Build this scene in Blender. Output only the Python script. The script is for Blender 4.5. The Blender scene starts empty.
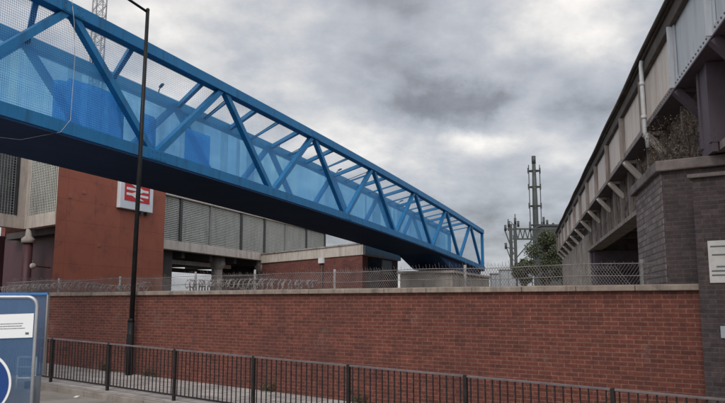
import bpy, math, random
from mathutils import Vector, Matrix
random.seed(7)
R = math.radians
scene = bpy.context.scene
COL = scene.collection

# ------------------------------------------------------------------ camera model (single-view measurements)
F, CU, CV = 720.0, 362.5, 201.5
EYE = 2.0
PITCH = math.atan(101.0 / F)
CP, SP = math.cos(PITCH), math.sin(PITCH)

def ray(u, v):
    dx, dy = (u - CU) / F, -(v - CV) / F
    x, y, z = dx, CP - dy * SP, SP + dy * CP
    return x / y, z / y

def at(u, v, Y):
    a, b = ray(u, v)
    return Vector((a * Y, Y, EYE + b * Y))

def hit(u, v, p0, n):
    """point of the vertical plane through p0 with horizontal normal n seen at (u, v)"""
    a, b = ray(u, v)
    Y = (n[0] * p0[0] + n[1] * p0[1]) / (n[0] * a + n[1])
    return Vector((a * Y, Y, EYE + b * Y))

# ------------------------------------------------------------------ road frame
DX, DY = -0.816, 0.578       # along the road, away to the left
NX, NY = 0.578, 0.816        # across the road, away from the camera
def RF(s, q, z=0.0):
    return Vector((DX * s + NX * q, DY * s + NY * q, z))
def gz(s):
    return EYE - 2.03 + 0.0225 * max(-30.0, min(60.0, s))
def gp(x, y):
    return gz(DX * x + DY * y)

# ------------------------------------------------------------------ mesh builder
class MB:
    def __init__(self):
        self.v, self.f, self.smooth = [], [], []
    def add(self, vs, fs, smooth=False):
        b = len(self.v)
        self.v += [tuple(p) for p in vs]
        self.f += [tuple(b + i for i in f) for f in fs]
        self.smooth += [smooth] * len(fs)
    def hexa(self, p):            # 8 points: bottom 4 ccw, top 4 ccw
        self.add(p, [(3, 2, 1, 0), (4, 5, 6, 7), (0, 1, 5, 4), (1, 2, 6, 5), (2, 3, 7, 6), (3, 0, 4, 7)])
    def box(self, x0, x1, y0, y1, z0, z1):
        self.hexa([(x0, y0, z0), (x1, y0, z0), (x1, y1, z0), (x0, y1, z0), (x0, y0, z1), (x1, y0, z1), (x1, y1, z1), (x0, y1, z1)])
    def prism(self, pts, z0, z1): # vertical prism over a plan outline (ccw)
        n = len(pts)
        area = sum(pts[i][0] * pts[(i + 1) % n][1] - pts[(i + 1) % n][0] * pts[i][1] for i in range(n))
        if area < 0: pts = pts[::-1]
        vs = [(p[0], p[1], z0) for p in pts] + [(p[0], p[1], z1) for p in pts]
        fs = [tuple(range(n - 1, -1, -1)), tuple(range(n, 2 * n))] + [(i, (i + 1) % n, n + (i + 1) % n, n + i) for i in range(n)]
        self.add(vs, fs)
    def beam(self, p, q, w, h, up=(0, 0, 1)):   # box section from p to q, w across, h along up
        p, q = Vector(p), Vector(q)
        d = (q - p).normalized()
        up = Vector(up)
        if abs(d.dot(up)) > 0.99: up = Vector((1, 0, 0))
        s = d.cross(up).normalized(); u = s.cross(d).normalized()
        c = []
        for o in (p, q):
            for a, b in ((-1, -1), (1, -1), (1, 1), (-1, 1)):
                c.append(o + s * a * w / 2 + u * b * h / 2)
        self.add(c, [(0, 1, 2, 3), (7, 6, 5, 4), (0, 4, 5, 1), (1, 5, 6, 2), (2, 6, 7, 3), (3, 7, 4, 0)])
    def tube(self, pts, r, n=8, r1=None, caps=True):
        pts = [Vector(p) for p in pts]
        m = len(pts)
        vs = []
        prev = None
        for i, p in enumerate(pts):
            d = (pts[min(i + 1, m - 1)] - pts[max(i - 1, 0)]).normalized()
            if prev is None:
                s = d.cross(Vector((0, 0, 1)))
                if s.length < 1e-3: s = Vector((1, 0, 0))
            else:
                s = prev - d * prev.dot(d)
            s.normalize(); prev = s
            u = d.cross(s)
            rr = r if r1 is None else r + (r1 - r) * i / (m - 1)
            if isinstance(r, (list, tuple)): rr = r[i]
            for k in range(n):
                a = 2 * math.pi * k / n
                vs.append(p + s * math.cos(a) * rr + u * math.sin(a) * rr)
        fs = []
        for i in range(m - 1):
            for k in range(n):
                k2 = (k + 1) % n
                fs.append((i * n + k2, i * n + k, (i + 1) * n + k, (i + 1) * n + k2))
        self.add(vs, fs, True)
        if caps:
            b = len(self.v) - len(vs)
            self.f += [tuple(b + k for k in range(n)), tuple(b + (m - 1) * n + k for k in reversed(range(n)))]
            self.smooth += [False, False]
    def disc(self, c, nrm, r, t, n=40):         # thick disc
        c, nrm = Vector(c), Vector(nrm).normalized()
        self.tube([c - nrm * t / 2, c + nrm * t / 2], r, n)
    def ball(self, c, r, nu=12, nv=8, sz=1.0):
        c = Vector(c); vs = []; fs = []
        for j in range(nv + 1):
            th = math.pi * j / nv
            for i in range(nu):
                ph = 2 * math.pi * i / nu
                vs.append(c + Vector((r * math.sin(th) * math.cos(ph), r * math.sin(th) * math.sin(ph), sz * r * math.cos(th))))
        for j in range(nv):
            for i in range(nu):
                i2 = (i + 1) % nu
                fs.append((j * nu + i, (j + 1) * nu + i, (j + 1) * nu + i2, j * nu + i2))
        self.add(vs, fs, True)
    def build(self, name, mat, parent=None, bevel=0):
        me = bpy.data.meshes.new(name)
        base = parent_world(parent)
        inv = base.inverted() if base else None
        me.from_pydata([tuple(inv @ Vector(p)) for p in self.v] if inv else self.v, [], self.f)
        me.update()
        uv = me.uv_layers.new(name='UVMap')
        for poly, sm in zip(me.polygons, self.smooth):
            poly.use_smooth = sm
            nn = poly.normal
            for li in poly.loop_indices:
                p = me.vertices[me.loops[li].vertex_index].co
                if base: p = base @ p
                if abs(nn.z) < 0.75:
                    l = math.hypot(nn.x, nn.y) or 1
                    uv.data[li].uv = (-nn.y / l * p.x + nn.x / l * p.y, p.z)
                else:
                    uv.data[li].uv = (DX * p.x + DY * p.y, NX * p.x + NY * p.y)
        me.materials.append(mat)
        o = bpy.data.objects.new(name, me)
        COL.objects.link(o)
        if parent: o.parent = parent
        if bevel:
            b = o.modifiers.new('bevel', 'BEVEL'); b.width = bevel; b.segments = 2; b.limit_method = 'ANGLE'
        return o

WORLD = {}
def parent_world(p):
    if p is None: return None
    m = Matrix.Identity(4)
    while p is not None:
        m = Matrix.LocRotScale(p.location, p.rotation_euler, p.scale) @ m
        p = p.parent
    return m

def tag(o, label, cat, group=None, kind=None):
    if label: o['label'] = label
    if cat: o['category'] = cat
    if group: o['group'] = group
    if kind: o['kind'] = kind
    return o
def thing(name, loc, label, cat, group=None):
    o = bpy.data.objects.new(name, None)
    o.location = loc; o.empty_display_size = 0.2
    COL.objects.link(o)
    return tag(o, label, cat, group)
def structure(o, label=None):
    o['kind'] = 'structure'
    if label: o['label'] = label
    return o

# ------------------------------------------------------------------ materials
def nodes(name):
    m = bpy.data.materials.new(name); m.use_nodes = True
    nt = m.node_tree; nt.nodes.clear()
    out = nt.nodes.new('ShaderNodeOutputMaterial')
    return m, nt, out
def N(nt, t, **kw):
    n = nt.nodes.new(t)
    for k, v in kw.items():
        if k in n.inputs: n.inputs[k].default_value = v
        else: setattr(n, k, v)
    return n
def L(nt, a, b): nt.links.new(a, b)
def rgba(c): return (c[0], c[1], c[2], 1.0)
def ramp(nt, stops):
    r = nt.nodes.new('ShaderNodeValToRGB')
    e = r.color_ramp.elements
    while len(e) < len(stops): e.new(0.5)
    for el, (p, c) in zip(e, stops):
        el.position = p; el.color = rgba(c) if not isinstance(c, float) else (c, c, c, 1)
    return r
def mixc(nt, fac, a, b, mode='MIX'):
    m = nt.nodes.new('ShaderNodeMix'); m.data_type = 'RGBA'; m.blend_type = mode
    for sock, val in ((m.inputs['Factor'], fac), (m.inputs[6], a), (m.inputs[7], b)):
        if hasattr(val, 'is_linked'): L(nt, val, sock)
        elif isinstance(val, (int, float)): sock.default_value = val
        else: sock.default_value = rgba(val)
    return m.outputs[2]

def plain(name, c, rough=0.6, metal=0.0, c2=None, scale=3.0, bump=0.0, stain=None, detail=6.0, streak=False, lo=.35, hi=.65, spec=0.5, joints=None):
    """weathered paint / concrete / steel: two tones by noise, optional streaky stains with their own shape"""
    m, nt, out = nodes(name)
    bs = N(nt, 'ShaderNodeBsdfPrincipled', Roughness=rough, Metallic=metal)
    bs.inputs['Specular IOR Level'].default_value = spec
    tc = N(nt, 'ShaderNodeTexCoord')
    nz = N(nt, 'ShaderNodeTexNoise', Scale=scale, Detail=detail, Roughness=0.65)
    L(nt, tc.outputs['Object'], nz.inputs['Vector'])
    rp = ramp(nt, [(lo, c), (hi, c2 or tuple(x * 0.78 for x in c))])
    L(nt, nz.outputs['Fac'], rp.inputs['Fac'])
    col = rp.outputs['Color']
    if stain:
        mp = N(nt, 'ShaderNodeMapping'); mp.inputs['Scale'].default_value = (4.5, 4.5, 0.45) if streak else (1.1, 1.1, 1.1)
        L(nt, tc.outputs['Object'], mp.inputs['Vector'])
        n2 = N(nt, 'ShaderNodeTexNoise', Scale=1.0, Detail=8.0, Roughness=0.7)
        L(nt, mp.outputs['Vector'], n2.inputs['Vector'])
        r2 = ramp(nt, [(0.5, 0.0), (0.68, 1.0)])
        L(nt, n2.outputs['Fac'], r2.inputs['Fac'])
        col = mixc(nt, r2.outputs['Color'], col, stain)
    if joints:
        uvn = N(nt, 'ShaderNodeUVMap'); bk = N(nt, 'ShaderNodeTexBrick', Scale=1.0)
        bk.offset = 0.0
        bk.inputs['Brick Width'].default_value = joints[0]; bk.inputs['Row Height'].default_value = joints[1]; bk.inputs['Mortar Size'].default_value = joints[2]
        bk.inputs['Color1'].default_value = (1, 1, 1, 1); bk.inputs['Color2'].default_value = (.92, .92, .92, 1); bk.inputs['Mortar'].default_value = (.72, .70, .70, 1)
        L(nt, uvn.outputs[0], bk.inputs['Vector'])
        col = mixc(nt, 1.0, col, bk.outputs['Color'], 'MULTIPLY')
    L(nt, col, bs.inputs['Base Color'])
    if bump:
        b = N(nt, 'ShaderNodeBump', Strength=bump, Distance=0.02)
        n3 = N(nt, 'ShaderNodeTexNoise', Scale=scale * 9, Detail=4.0)
        L(nt, tc.outputs['Object'], n3.inputs['Vector'])
        L(nt, n3.outputs['Fac'], b.inputs['Height']); L(nt, b.outputs['Normal'], bs.inputs['Normal'])
    L(nt, bs.outputs[0], out.inputs[0])
    return m

def brick(name, c1, c2, mortar, dirt, rough=0.85, bw=0.215, rh=0.066, mort=0.0085, dirt_lo=0.5, dirt_hi=0.75, runs=None):
    m, nt, out = nodes(name)
    bs = N(nt, 'ShaderNodeBsdfPrincipled', Roughness=rough)
    uv = N(nt, 'ShaderNodeUVMap')
    br = N(nt, 'ShaderNodeTexBrick', Scale=1.0)
    br.inputs['Brick Width'].default_value = bw; br.inputs['Row Height'].default_value = rh
    br.inputs['Mortar Size'].default_value = mort; br.inputs['Mortar Smooth'].default_value = 0.2
    br.inputs['Color1'].default_value = rgba(c1); br.inputs['Color2'].default_value = rgba(c2); br.inputs['Mortar'].default_value = rgba(mortar)
    br.inputs['Bias'].default_value = -0.1
    L(nt, uv.outputs[0], br.inputs['Vector'])
    # blotches of burnt bricks and weathering
    tc = N(nt, 'ShaderNodeTexCoord')
    nz = N(nt, 'ShaderNodeTexNoise', Scale=0.55, Detail=9.0, Roughness=0.68)
    L(nt, tc.outputs['Object'], nz.inputs['Vector'])
    r = ramp(nt, [(dirt_lo, 0.0), (dirt_hi, 1.0)]); L(nt, nz.outputs['Fac'], r.inputs['Fac'])
    col = mixc(nt, r.outputs['Color'], br.outputs['Color'], dirt)
    n2 = N(nt, 'ShaderNodeTexNoise', Scale=14.0, Detail=5.0, Roughness=0.7)
    L(nt, tc.outputs['Object'], n2.inputs['Vector'])
    r2 = ramp(nt, [(0.3, 0.62), (0.7, 1.25)]); L(nt, n2.outputs['Fac'], r2.inputs['Fac'])
    col = mixc(nt, 1.0, col, r2.outputs['Color'], 'MULTIPLY')
    # per-brick tone: stretched noise cell
    mp = N(nt, 'ShaderNodeMapping'); mp.inputs['Scale'].default_value = (1 / bw, 1 / rh, 1)
    L(nt, uv.outputs[0], mp.inputs['Vector'])
    wn = N(nt, 'ShaderNodeTexWhiteNoise'); wn.noise_dimensions = '2D'
    fl = N(nt, 'ShaderNodeVectorMath', operation='FLOOR'); L(nt, mp.outputs['Vector'], fl.inputs[0]); L(nt, fl.outputs[0], wn.inputs['Vector'])
    r3 = ramp(nt, [(0.0, 0.70), (0.12, 0.90), (0.8, 1.04), (1.0, 1.2)]); L(nt, wn.outputs['Value'], r3.inputs['Fac'])
    col = mixc(nt, 1.0, col, r3.outputs['Color'], 'MULTIPLY')
    if runs:
        # salt runs below the coping and splash grime above the footway
        m4 = N(nt, 'ShaderNodeMapping'); m4.inputs['Scale'].default_value = (2.2, 0.5, 1); L(nt, uv.outputs[0], m4.inputs['Vector'])
        n4 = N(nt, 'ShaderNodeTexNoise', Scale=1.0, Detail=9.0, Roughness=0.72); L(nt, m4.outputs[0], n4.inputs['Vector'])
        r4 = ramp(nt, [(0.56, 0.0), (0.74, 0.75)]); L(nt, n4.outputs['Fac'], r4.inputs['Fac'])
        col = mixc(nt, r4.outputs['Color'], col, runs[0])
        m5 = N(nt, 'ShaderNodeMapping'); m5.inputs['Scale'].default_value = (1.3, 0.9, 1); m5.inputs['Location'].default_value = (7.3, 2.1, 0); L(nt, uv.outputs[0], m5.inputs['Vector'])
        n5 = N(nt, 'ShaderNodeTexNoise', Scale=1.0, Detail=10.0, Roughness=0.75); L(nt, m5.outputs[0], n5.inputs['Vector'])
        r5 = ramp(nt, [(0.59, 0.0), (0.76, 0.5)]); L(nt, n5.outputs['Fac'], r5.inputs['Fac'])
        col = mixc(nt, r5.outputs['Color'], col, runs[1])
    L(nt, col, bs.inputs['Base Color'])
    b = N(nt, 'ShaderNodeBump', Strength=0.6, Distance=0.012, invert=True)
    L(nt, br.outputs['Fac'], b.inputs['Height']); L(nt, b.outputs['Normal'], bs.inputs['Normal'])
    L(nt, bs.outputs[0], out.inputs[0])
    return m

def sheet(name, tint, diffuse, fac, pan=1.5):
    """thin coloured plastic sheet: part see-through, part scattering, panel joints along its length"""
    m, nt, out = nodes(name)
    tr = N(nt, 'ShaderNodeBsdfTransparent')
    di = N(nt, 'ShaderNodeBsdfDiffuse', Color=rgba(diffuse)); tl = N(nt, 'ShaderNodeBsdfTranslucent', Color=rgba(diffuse))
    uv = N(nt, 'ShaderNodeUVMap')
    mp = N(nt, 'ShaderNodeMapping'); mp.inputs['Scale'].default_value = (1 / pan, 0.0, 0)
    L(nt, uv.outputs[0], mp.inputs['Vector'])
    fl = N(nt, 'ShaderNodeVectorMath', operation='FLOOR'); L(nt, mp.outputs[0], fl.inputs[0])
    wn = N(nt, 'ShaderNodeTexWhiteNoise'); wn.noise_dimensions = '2D'; L(nt, fl.outputs[0], wn.inputs['Vector'])
    m2 = N(nt, 'ShaderNodeMapping'); m2.inputs['Scale'].default_value = (3.0, 0.8, 1)
    L(nt, uv.outputs[0], m2.inputs['Vector'])
    nz = N(nt, 'ShaderNodeTexNoise', Scale=1.0, Detail=7.0, Roughness=0.7); L(nt, m2.outputs[0], nz.inputs['Vector'])
    ad = N(nt, 'ShaderNodeMath', operation='ADD'); L(nt, wn.outputs['Value'], ad.inputs[0]); L(nt, nz.outputs['Fac'], ad.inputs[1])
    r = ramp(nt, [(0.2, tuple(min(1, x * 1.3 + .14) for x in tint)), (0.55, tint), (0.85, tuple(x * 0.55 for x in tint))])
    hv = N(nt, 'ShaderNodeMath', operation='MULTIPLY'); hv.inputs[1].default_value = 0.55
    L(nt, ad.outputs[0], hv.inputs[0]); L(nt, hv.outputs[0], r.inputs['Fac']); L(nt, r.outputs['Color'], tr.inputs['Color'])
    a = N(nt, 'ShaderNodeMixShader', Fac=0.6); L(nt, di.outputs[0], a.inputs[1]); L(nt, tl.outputs[0], a.inputs[2])
    mx = N(nt, 'ShaderNodeMixShader', Fac=fac); L(nt, tr.outputs[0], mx.inputs[1]); L(nt, a.outputs[0], mx.inputs[2])
    L(nt, mx.outputs[0], out.inputs[0])
    return m

M = {}
M['wall_brick'] = brick('wall_brick', (0.140, 0.036, 0.023), (0.102, 0.027, 0.018), (0.185, 0.086, 0.062), (0.075, 0.028, 0.024), dirt_lo=0.50, dirt_hi=0.85, runs=((0.07, 0.03, 0.026), (0.26, 0.19, 0.165)))
M['engineering_brick'] = brick('engineering_brick', (0.066, 0.046, 0.045), (0.046, 0.033, 0.035), (0.085, 0.064, 0.06), (0.04, 0.03, 0.034), runs=((0.035, 0.027, 0.028), (0.15, 0.12, 0.115)))
M['station_brick'] = brick('station_brick', (0.20, 0.058, 0.042), (0.15, 0.042, 0.035), (0.18, 0.10, 0.08), (0.085, 0.032, 0.03))
M['pier_brick_lit'] = brick('pier_brick_lit', (0.25, 0.20, 0.185), (0.15, 0.115, 0.112), (0.11, 0.085, 0.08), (0.33, 0.28, 0.255), bw=0.32, rh=0.10, mort=0.014, dirt_lo=0.55, dirt_hi=0.72)  # paler tone carries the light on the pier's side face
M['maroon'] = plain('maroon_cladding', (0.075, 0.026, 0.03), 0.6, c2=(0.06, 0.022, 0.026))
M['coping'] = plain('coping_stone', (0.30, 0.24, 0.19), 0.9, c2=(0.19, 0.15, 0.125), scale=4, bump=0.4, stain=(0.10, 0.08, 0.07), streak=True)
M['pier_stone'] = plain('pier_stone', (0.21, 0.175, 0.16), 0.9, c2=(0.12, 0.095, 0.09), scale=3, bump=0.4, stain=(0.06, 0.048, 0.046))
M['concrete'] = plain('concrete', (0.42, 0.385, 0.335), 0.85, c2=(0.34, 0.30, 0.26), scale=1.2, stain=(0.24, 0.21, 0.18), streak=True)
M['old_concrete'] = plain('old_concrete', (0.42, 0.37, 0.33), 0.9, c2=(0.28, 0.24, 0.215), scale=1.4, stain=(0.14, 0.115, 0.10), streak=True)
M['asphalt'] = plain('asphalt', (0.25, 0.222, 0.20), 0.9, c2=(0.19, 0.168, 0.15), scale=1.3, bump=0.5, stain=(0.14, 0.122, 0.11))
M['kerb'] = plain('kerb_stone', (0.26, 0.225, 0.195), 0.9, c2=(0.17, 0.145, 0.125), scale=2.5, bump=0.4)
M['ground'] = plain('earth', (0.11, 0.095, 0.075), 0.95, c2=(0.06, 0.06, 0.04), scale=0.6)
M['bridge_blue'] = plain('bridge_blue_paint', (0.014, 0.168, 0.375), 0.5, c2=(0.012, 0.142, 0.325), scale=1.2, stain=(0.016, 0.10, 0.215), streak=True, spec=0.3)
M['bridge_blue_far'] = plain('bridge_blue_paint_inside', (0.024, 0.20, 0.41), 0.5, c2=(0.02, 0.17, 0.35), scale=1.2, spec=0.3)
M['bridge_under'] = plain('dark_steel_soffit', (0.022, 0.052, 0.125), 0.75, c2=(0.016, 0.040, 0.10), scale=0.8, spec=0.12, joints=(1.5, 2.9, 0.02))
M['mesh_blue'] = plain('mesh_blue', (0.15, 0.36, 0.62), 0.5, c2=(0.11, 0.29, 0.53))
M['netting'] = sheet('blue_wrap', (0.52, 0.80, 1.0), (0.10, 0.50, 0.95), 0.42, pan=3.0)
M['sheeting'] = sheet('blue_sheeting', (0.36, 0.71, 1.0), (0.16, 0.58, 1.0), 0.46)
M['black_paint'] = plain('black_paint', (0.009, 0.009, 0.010), 0.5, c2=(0.018, 0.017, 0.018), scale=6, spec=0.2)
M['rail_paint'] = plain('guardrail_paint', (0.014, 0.013, 0.014), 0.55, c2=(0.03, 0.024, 0.022), scale=8, spec=0.2)
M['rail_bar'] = plain('guardrail_bar', (0.030, 0.025, 0.026), 0.55, c2=(0.018, 0.015, 0.016), scale=8, spec=0.2)
M['rail_top'] = plain('guardrail_top', (0.17, 0.13, 0.13), 0.4, c2=(0.10, 0.08, 0.08), scale=6)
M['galv'] = plain('galvanised', (0.44, 0.43, 0.42), 0.45, 0.5, c2=(0.30, 0.29, 0.28), scale=5)
M['wire'] = plain('fence_wire', (0.30, 0.27, 0.26), 0.5, 0.2, c2=(0.18, 0.155, 0.145), scale=5)
M['render_red'] = plain('terracotta_render', (0.36, 0.106, 0.062), 0.8, c2=(0.325, 0.094, 0.055), scale=0.7, stain=(0.23, 0.072, 0.05), bump=0.15, joints=(1.66, 0.9, 0.012))
M['louvre'] = plain('louvre_metal', (0.52, 0.52, 0.47), 0.5, 0.0, c2=(0.42, 0.42, 0.38), scale=0.9, stain=(0.30, 0.29, 0.255), streak=True)
M['louvre_back'] = plain('louvre_backing', (0.27, 0.27, 0.25), 0.8)
M['cornice'] = plain('cornice_paint', (0.60, 0.535, 0.475), 0.7, c2=(0.50, 0.44, 0.39), scale=1.5, stain=(0.34, 0.29, 0.25), streak=True)
M['dark_frame'] = plain('dark_frame', (0.045, 0.045, 0.045), 0.5)
M['dark_recess'] = plain('dark_soffit', (0.07, 0.058, 0.055), 0.85, c2=(0.045, 0.036, 0.035), scale=1.5)  # dark mottled tone for recessed soffits, beams and walls
M['grey_metal'] = plain('grey_cladding', (0.20, 0.21, 0.22), 0.55, c2=(0.15, 0.155, 0.165), scale=2)
M['glass_dark'] = plain('dark_glazing', (0.03, 0.035, 0.045), 0.15)
M['white_panel'] = plain('white_enamel', (0.74, 0.75, 0.76), 0.35, c2=(0.66, 0.67, 0.68), scale=2)
M['sign_red'] = plain('red_enamel', (0.58, 0.022, 0.022), 0.35, c2=(0.53, 0.02, 0.02), scale=2)
M['sign_white'] = plain('white_vinyl', (0.80, 0.80, 0.79), 0.4, c2=(0.76, 0.76, 0.75))
M['ink'] = plain('printed_ink', (0.12, 0.12, 0.12), 0.7)
M['girder'] = plain('girder_paint', (0.76, 0.665, 0.585), 0.65, c2=(0.66, 0.57, 0.495), scale=0.7, stain=(0.50, 0.40, 0.33), streak=True)
M['girder_old'] = plain('girder_paint_sooty', (0.36, 0.30, 0.265), 0.75, c2=(0.22, 0.18, 0.16), scale=1.6, stain=(0.10, 0.075, 0.065), streak=True)
M['girder_new'] = plain('girder_grey_paint', (0.52, 0.55, 0.58), 0.5, c2=(0.47, 0.50, 0.53), scale=0.9, stain=(0.38, 0.38, 0.39), streak=True)
M['girder_dark'] = plain('grimy_steel', (0.10, 0.078, 0.07), 0.8, c2=(0.05, 0.038, 0.035), scale=2.4, stain=(0.16, 0.12, 0.095))
M['girder_soffit'] = plain('purple_grey_steel', (0.105, 0.078, 0.095), 0.7, c2=(0.07, 0.05, 0.064), scale=1.2, stain=(0.045, 0.033, 0.038))
M['rusty_mottle'] = plain('rust_mottled_steel', (0.23, 0.175, 0.135), 0.85, c2=(0.045, 0.035, 0.032), scale=4.5, bump=0.6, detail=10, lo=.42, hi=.58)
M['cap_dark'] = plain('parapet_cap', (0.085, 0.062, 0.05), 0.8, c2=(0.045, 0.034, 0.03), scale=2.2, stain=(0.15, 0.12, 0.10))
M['pipe_white'] = plain('downpipe_paint', (0.62, 0.63, 0.62), 0.4, c2=(0.5, 0.5, 0.49), scale=4)
M['rivet'] = plain('rivet_steel', (0.15, 0.13, 0.13), 0.5)
M['mast'] = plain('mast_steel', (0.052, 0.060, 0.055), 0.6, c2=(0.035, 0.038, 0.036), scale=0.5)
M['lattice'] = plain('lattice_steel', (0.30, 0.30, 0.31), 0.5, c2=(0.20, 0.20, 0.21))
M['leaf'] = plain('foliage', (0.085, 0.095, 0.045), 0.7, c2=(0.05, 0.062, 0.03), scale=0.9)
M['leaf_dark'] = plain('foliage_dark', (0.06, 0.082, 0.036), 0.7, c2=(0.04, 0.055, 0.026), scale=0.9)
M['bark'] = plain('bark', (0.07, 0.05, 0.038), 0.9)
M['cabinet'] = plain('cabinet_grey', (0.36, 0.38, 0.40), 0.6, c2=(0.28, 0.30, 0.31))
M['board_blue'] = plain('board_blue', (0.035, 0.19, 0.50), 0.35, c2=(0.03, 0.16, 0.44))
M['disc_blue'] = plain('disc_blue', (0.005, 0.048, 0.20), 0.35, c2=(0.004, 0.042, 0.175))
M['tinted'] = sheet('blue_tinted_panel', (0.88, 0.93, 0.98), (0.25, 0.40, 0.60), 0.34, pan=3.0)
M['steel_tube'] = plain('satin_steel', (0.50, 0.51, 0.53), 0.35, 0.5)
def paving():
    m, nt, out = nodes('concrete_paving')
    bs = N(nt, 'ShaderNodeBsdfPrincipled', Roughness=0.9)
    uv = N(nt, 'ShaderNodeUVMap')
    br = N(nt, 'ShaderNodeTexBrick', Scale=1.0)
    br.inputs['Brick Width'].default_value = 0.6; br.inputs['Row Height'].default_value = 0.45; br.inputs['Mortar Size'].default_value = 0.012
    br.inputs['Color1'].default_value = rgba((0.44, 0.40, 0.38)); br.inputs['Color2'].default_value = rgba((0.36, 0.325, 0.31)); br.inputs['Mortar'].default_value = rgba((0.10, 0.09, 0.08))
    L(nt, uv.outputs[0], br.inputs['Vector'])
    nz = N(nt, 'ShaderNodeTexNoise', Scale=1.7, Detail=8.0, Roughness=0.7); L(nt, uv.outputs[0], nz.inputs['Vector'])
    r = ramp(nt, [(0.35, 0.62), (0.65, 1.08)]); L(nt, nz.outputs['Fac'], r.inputs['Fac'])
    L(nt, mixc(nt, 1.0, br.outputs['Color'], r.outputs['Color'], 'MULTIPLY'), bs.inputs['Base Color'])
    L(nt, bs.outputs[0], out.inputs[0]); return m
M['paving'] = paving()

# ------------------------------------------------------------------ setting
def strip(q0, q1, dz, slist):
    b = MB(); vs = []; fs = []
    for s in slist:
        vs += [RF(s, q0, gz(s) + dz), RF(s, q1, gz(s) + dz)]
    for i in range(len(slist) - 1):
        a = 2 * i
        fs.append((a, a + 1, a + 3, a + 2))
    b.add(vs, [tuple(reversed(f)) for f in fs] if True else fs)
    return b
def flip_up(o):
    me = o.data
    for p in me.polygons:
        if p.normal.z < 0: p.flip()
    me.update(); return o
SL = [-2500, -30, 60, 2500]
structure(flip_up(strip(-2500, 2500, -0.125, SL).build('ground', M['ground'])), 'earth ground around the road and beyond the brick wall')
SR = [-60, -30, 60, 120]
Q_NEAR, Q_KERB, Q_WALL = 2.2, 8.78, 11.25
structure(flip_up(strip(Q_NEAR, Q_KERB, -0.11, SR).build('road', M['asphalt'])), 'grey asphalt road in front of the guardrail')
def slab(q0, q1, zt, zb, ss):
    b = MB()
    for a, c in zip(ss, ss[1:]):
        b.hexa([RF(a, q0, gz(a) + zb), RF(a, q1, gz(a) + zb), RF(c, q1, gz(c) + zb), RF(c, q0, gz(c) + zb),
                RF(a, q0, gz(a) + zt), RF(a, q1, gz(a) + zt), RF(c, q1, gz(c) + zt), RF(c, q0, gz(c) + zt)])
    return b
structure(slab(Q_KERB + 0.15, Q_WALL + 0.02, 0.0, -0.2, SR).build('pavement', M['paving']), 'paved footway between the guardrail and the brick wall')
kb = MB()
s = -30.0
while s < 60:
    e = min(60, s + 0.905)
    kb.hexa([RF(s, Q_KERB, gz(s) - 0.2), RF(s, Q_KERB + 0.147, gz(s) - 0.2), RF(e, Q_KERB + 0.147, gz(e) - 0.2), RF(e, Q_KERB, gz(e) - 0.2),
             RF(s, Q_KERB, gz(s) + 0.004), RF(s, Q_KERB + 0.147, gz(s) + 0.004), RF(e, Q_KERB + 0.147, gz(e) + 0.004), RF(e, Q_KERB, gz(e) + 0.004)])
    s += 0.915
structure(kb.build('kerb', M['kerb'], bevel=0.012), 'stone kerb along the far side of the road')
structure(slab(-6.0, Q_NEAR - 0.15, 0.0, -0.2, SR).build('near_pavement', M['paving']), 'paved footway on the near side of the road')
structure(slab(Q_NEAR - 0.147, Q_NEAR, 0.004, -0.2, SR).build('near_kerb', M['kerb']), 'stone kerb on the near side of the road')

# ------------------------------------------------------------------ boundary wall
WT = EYE + 0.28
S_END = 2.04
wall = thing('brick_wall', RF(12, Q_WALL, gz(12)), 'long red brick boundary wall with pale stone coping behind the guardrail', 'wall')
b = MB()
ss = [S_END, 10, 20, 30, 45]
for a, c in zip(ss, ss[1:]):
    b.hexa([RF(a, Q_WALL, gz(a) - 0.3), RF(a, Q_WALL + 0.33, gz(a) - 0.3), RF(c, Q_WALL + 0.33, gz(c) - 0.3), RF(c, Q_WALL, gz(c) - 0.3),
            RF(a, Q_WALL, WT - 0.11), RF(a, Q_WALL + 0.33, WT - 0.11), RF(c, Q_WALL + 0.33, WT - 0.11), RF(c, Q_WALL, WT - 0.11)])
b.build('brickwork', M['wall_brick'], wall)
b = MB(); a = S_END + 0.0
while a < 45:
    c = a + 0.9
    j = random.uniform(-.004, .004)
    q0, q1 = Q_WALL - 0.075 + j, Q_WALL + 0.385
    b.hexa([RF(a, q0, WT - 0.11 + .002), RF(a, q1, WT - 0.11 + .002), RF(c - .008, q1, WT - 0.11 + .002), RF(c - .008, q0, WT - 0.11 + .002),
            RF(a, q0, WT - 0.02 + j), RF(a, q1, WT + j), RF(c - .008, q1, WT + j), RF(c - .008, q0, WT - 0.02 + j)])
    a = c
b.build('coping', M['coping'], wall, bevel=0.012)

# chain-link topping behind the coping
fence = thing('chain_link_fence', RF(9, 11.8, WT), 'low galvanised chain-link fence topping, spiked along its upper edge, behind the wall coping', 'fence')
FQ, FZ0, FZ1 = 11.80, WT - 0.55, EYE + 0.66
b = MB(); h = FZ1 - FZ0 - 0.06; pit = 0.052
s = 2.75
while s < 21.0:
    lean = 0.03 * math.sin(s * 1.7) + 0.02 * math.sin(s * 4.1)
    b.tube([RF(s, FQ + .003, FZ0), RF(s + h * 0.72, FQ + .003 + lean, FZ1 - 0.04 + lean)], 0.0036, 3, caps=False)
    b.tube([RF(s + h * 0.72, FQ - .003, FZ0), RF(s, FQ - .003 + lean, FZ1 - 0.04 + lean)], 0.0036, 3, caps=False)
    s += pit
b.build('chain_link', M['wire'], fence)
b = MB()
s = 2.75
while s < 21.4:
    z = FZ1 - 0.05 + 0.05 * math.sin(s * 1.3) * math.sin(s * 0.37)
    b.tube([RF(s, FQ, z), RF(s + random.uniform(-.02, .02), FQ - .03, z + random.uniform(.04, .1))], 0.0035, 3, caps=False)
    s += 0.07
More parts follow.
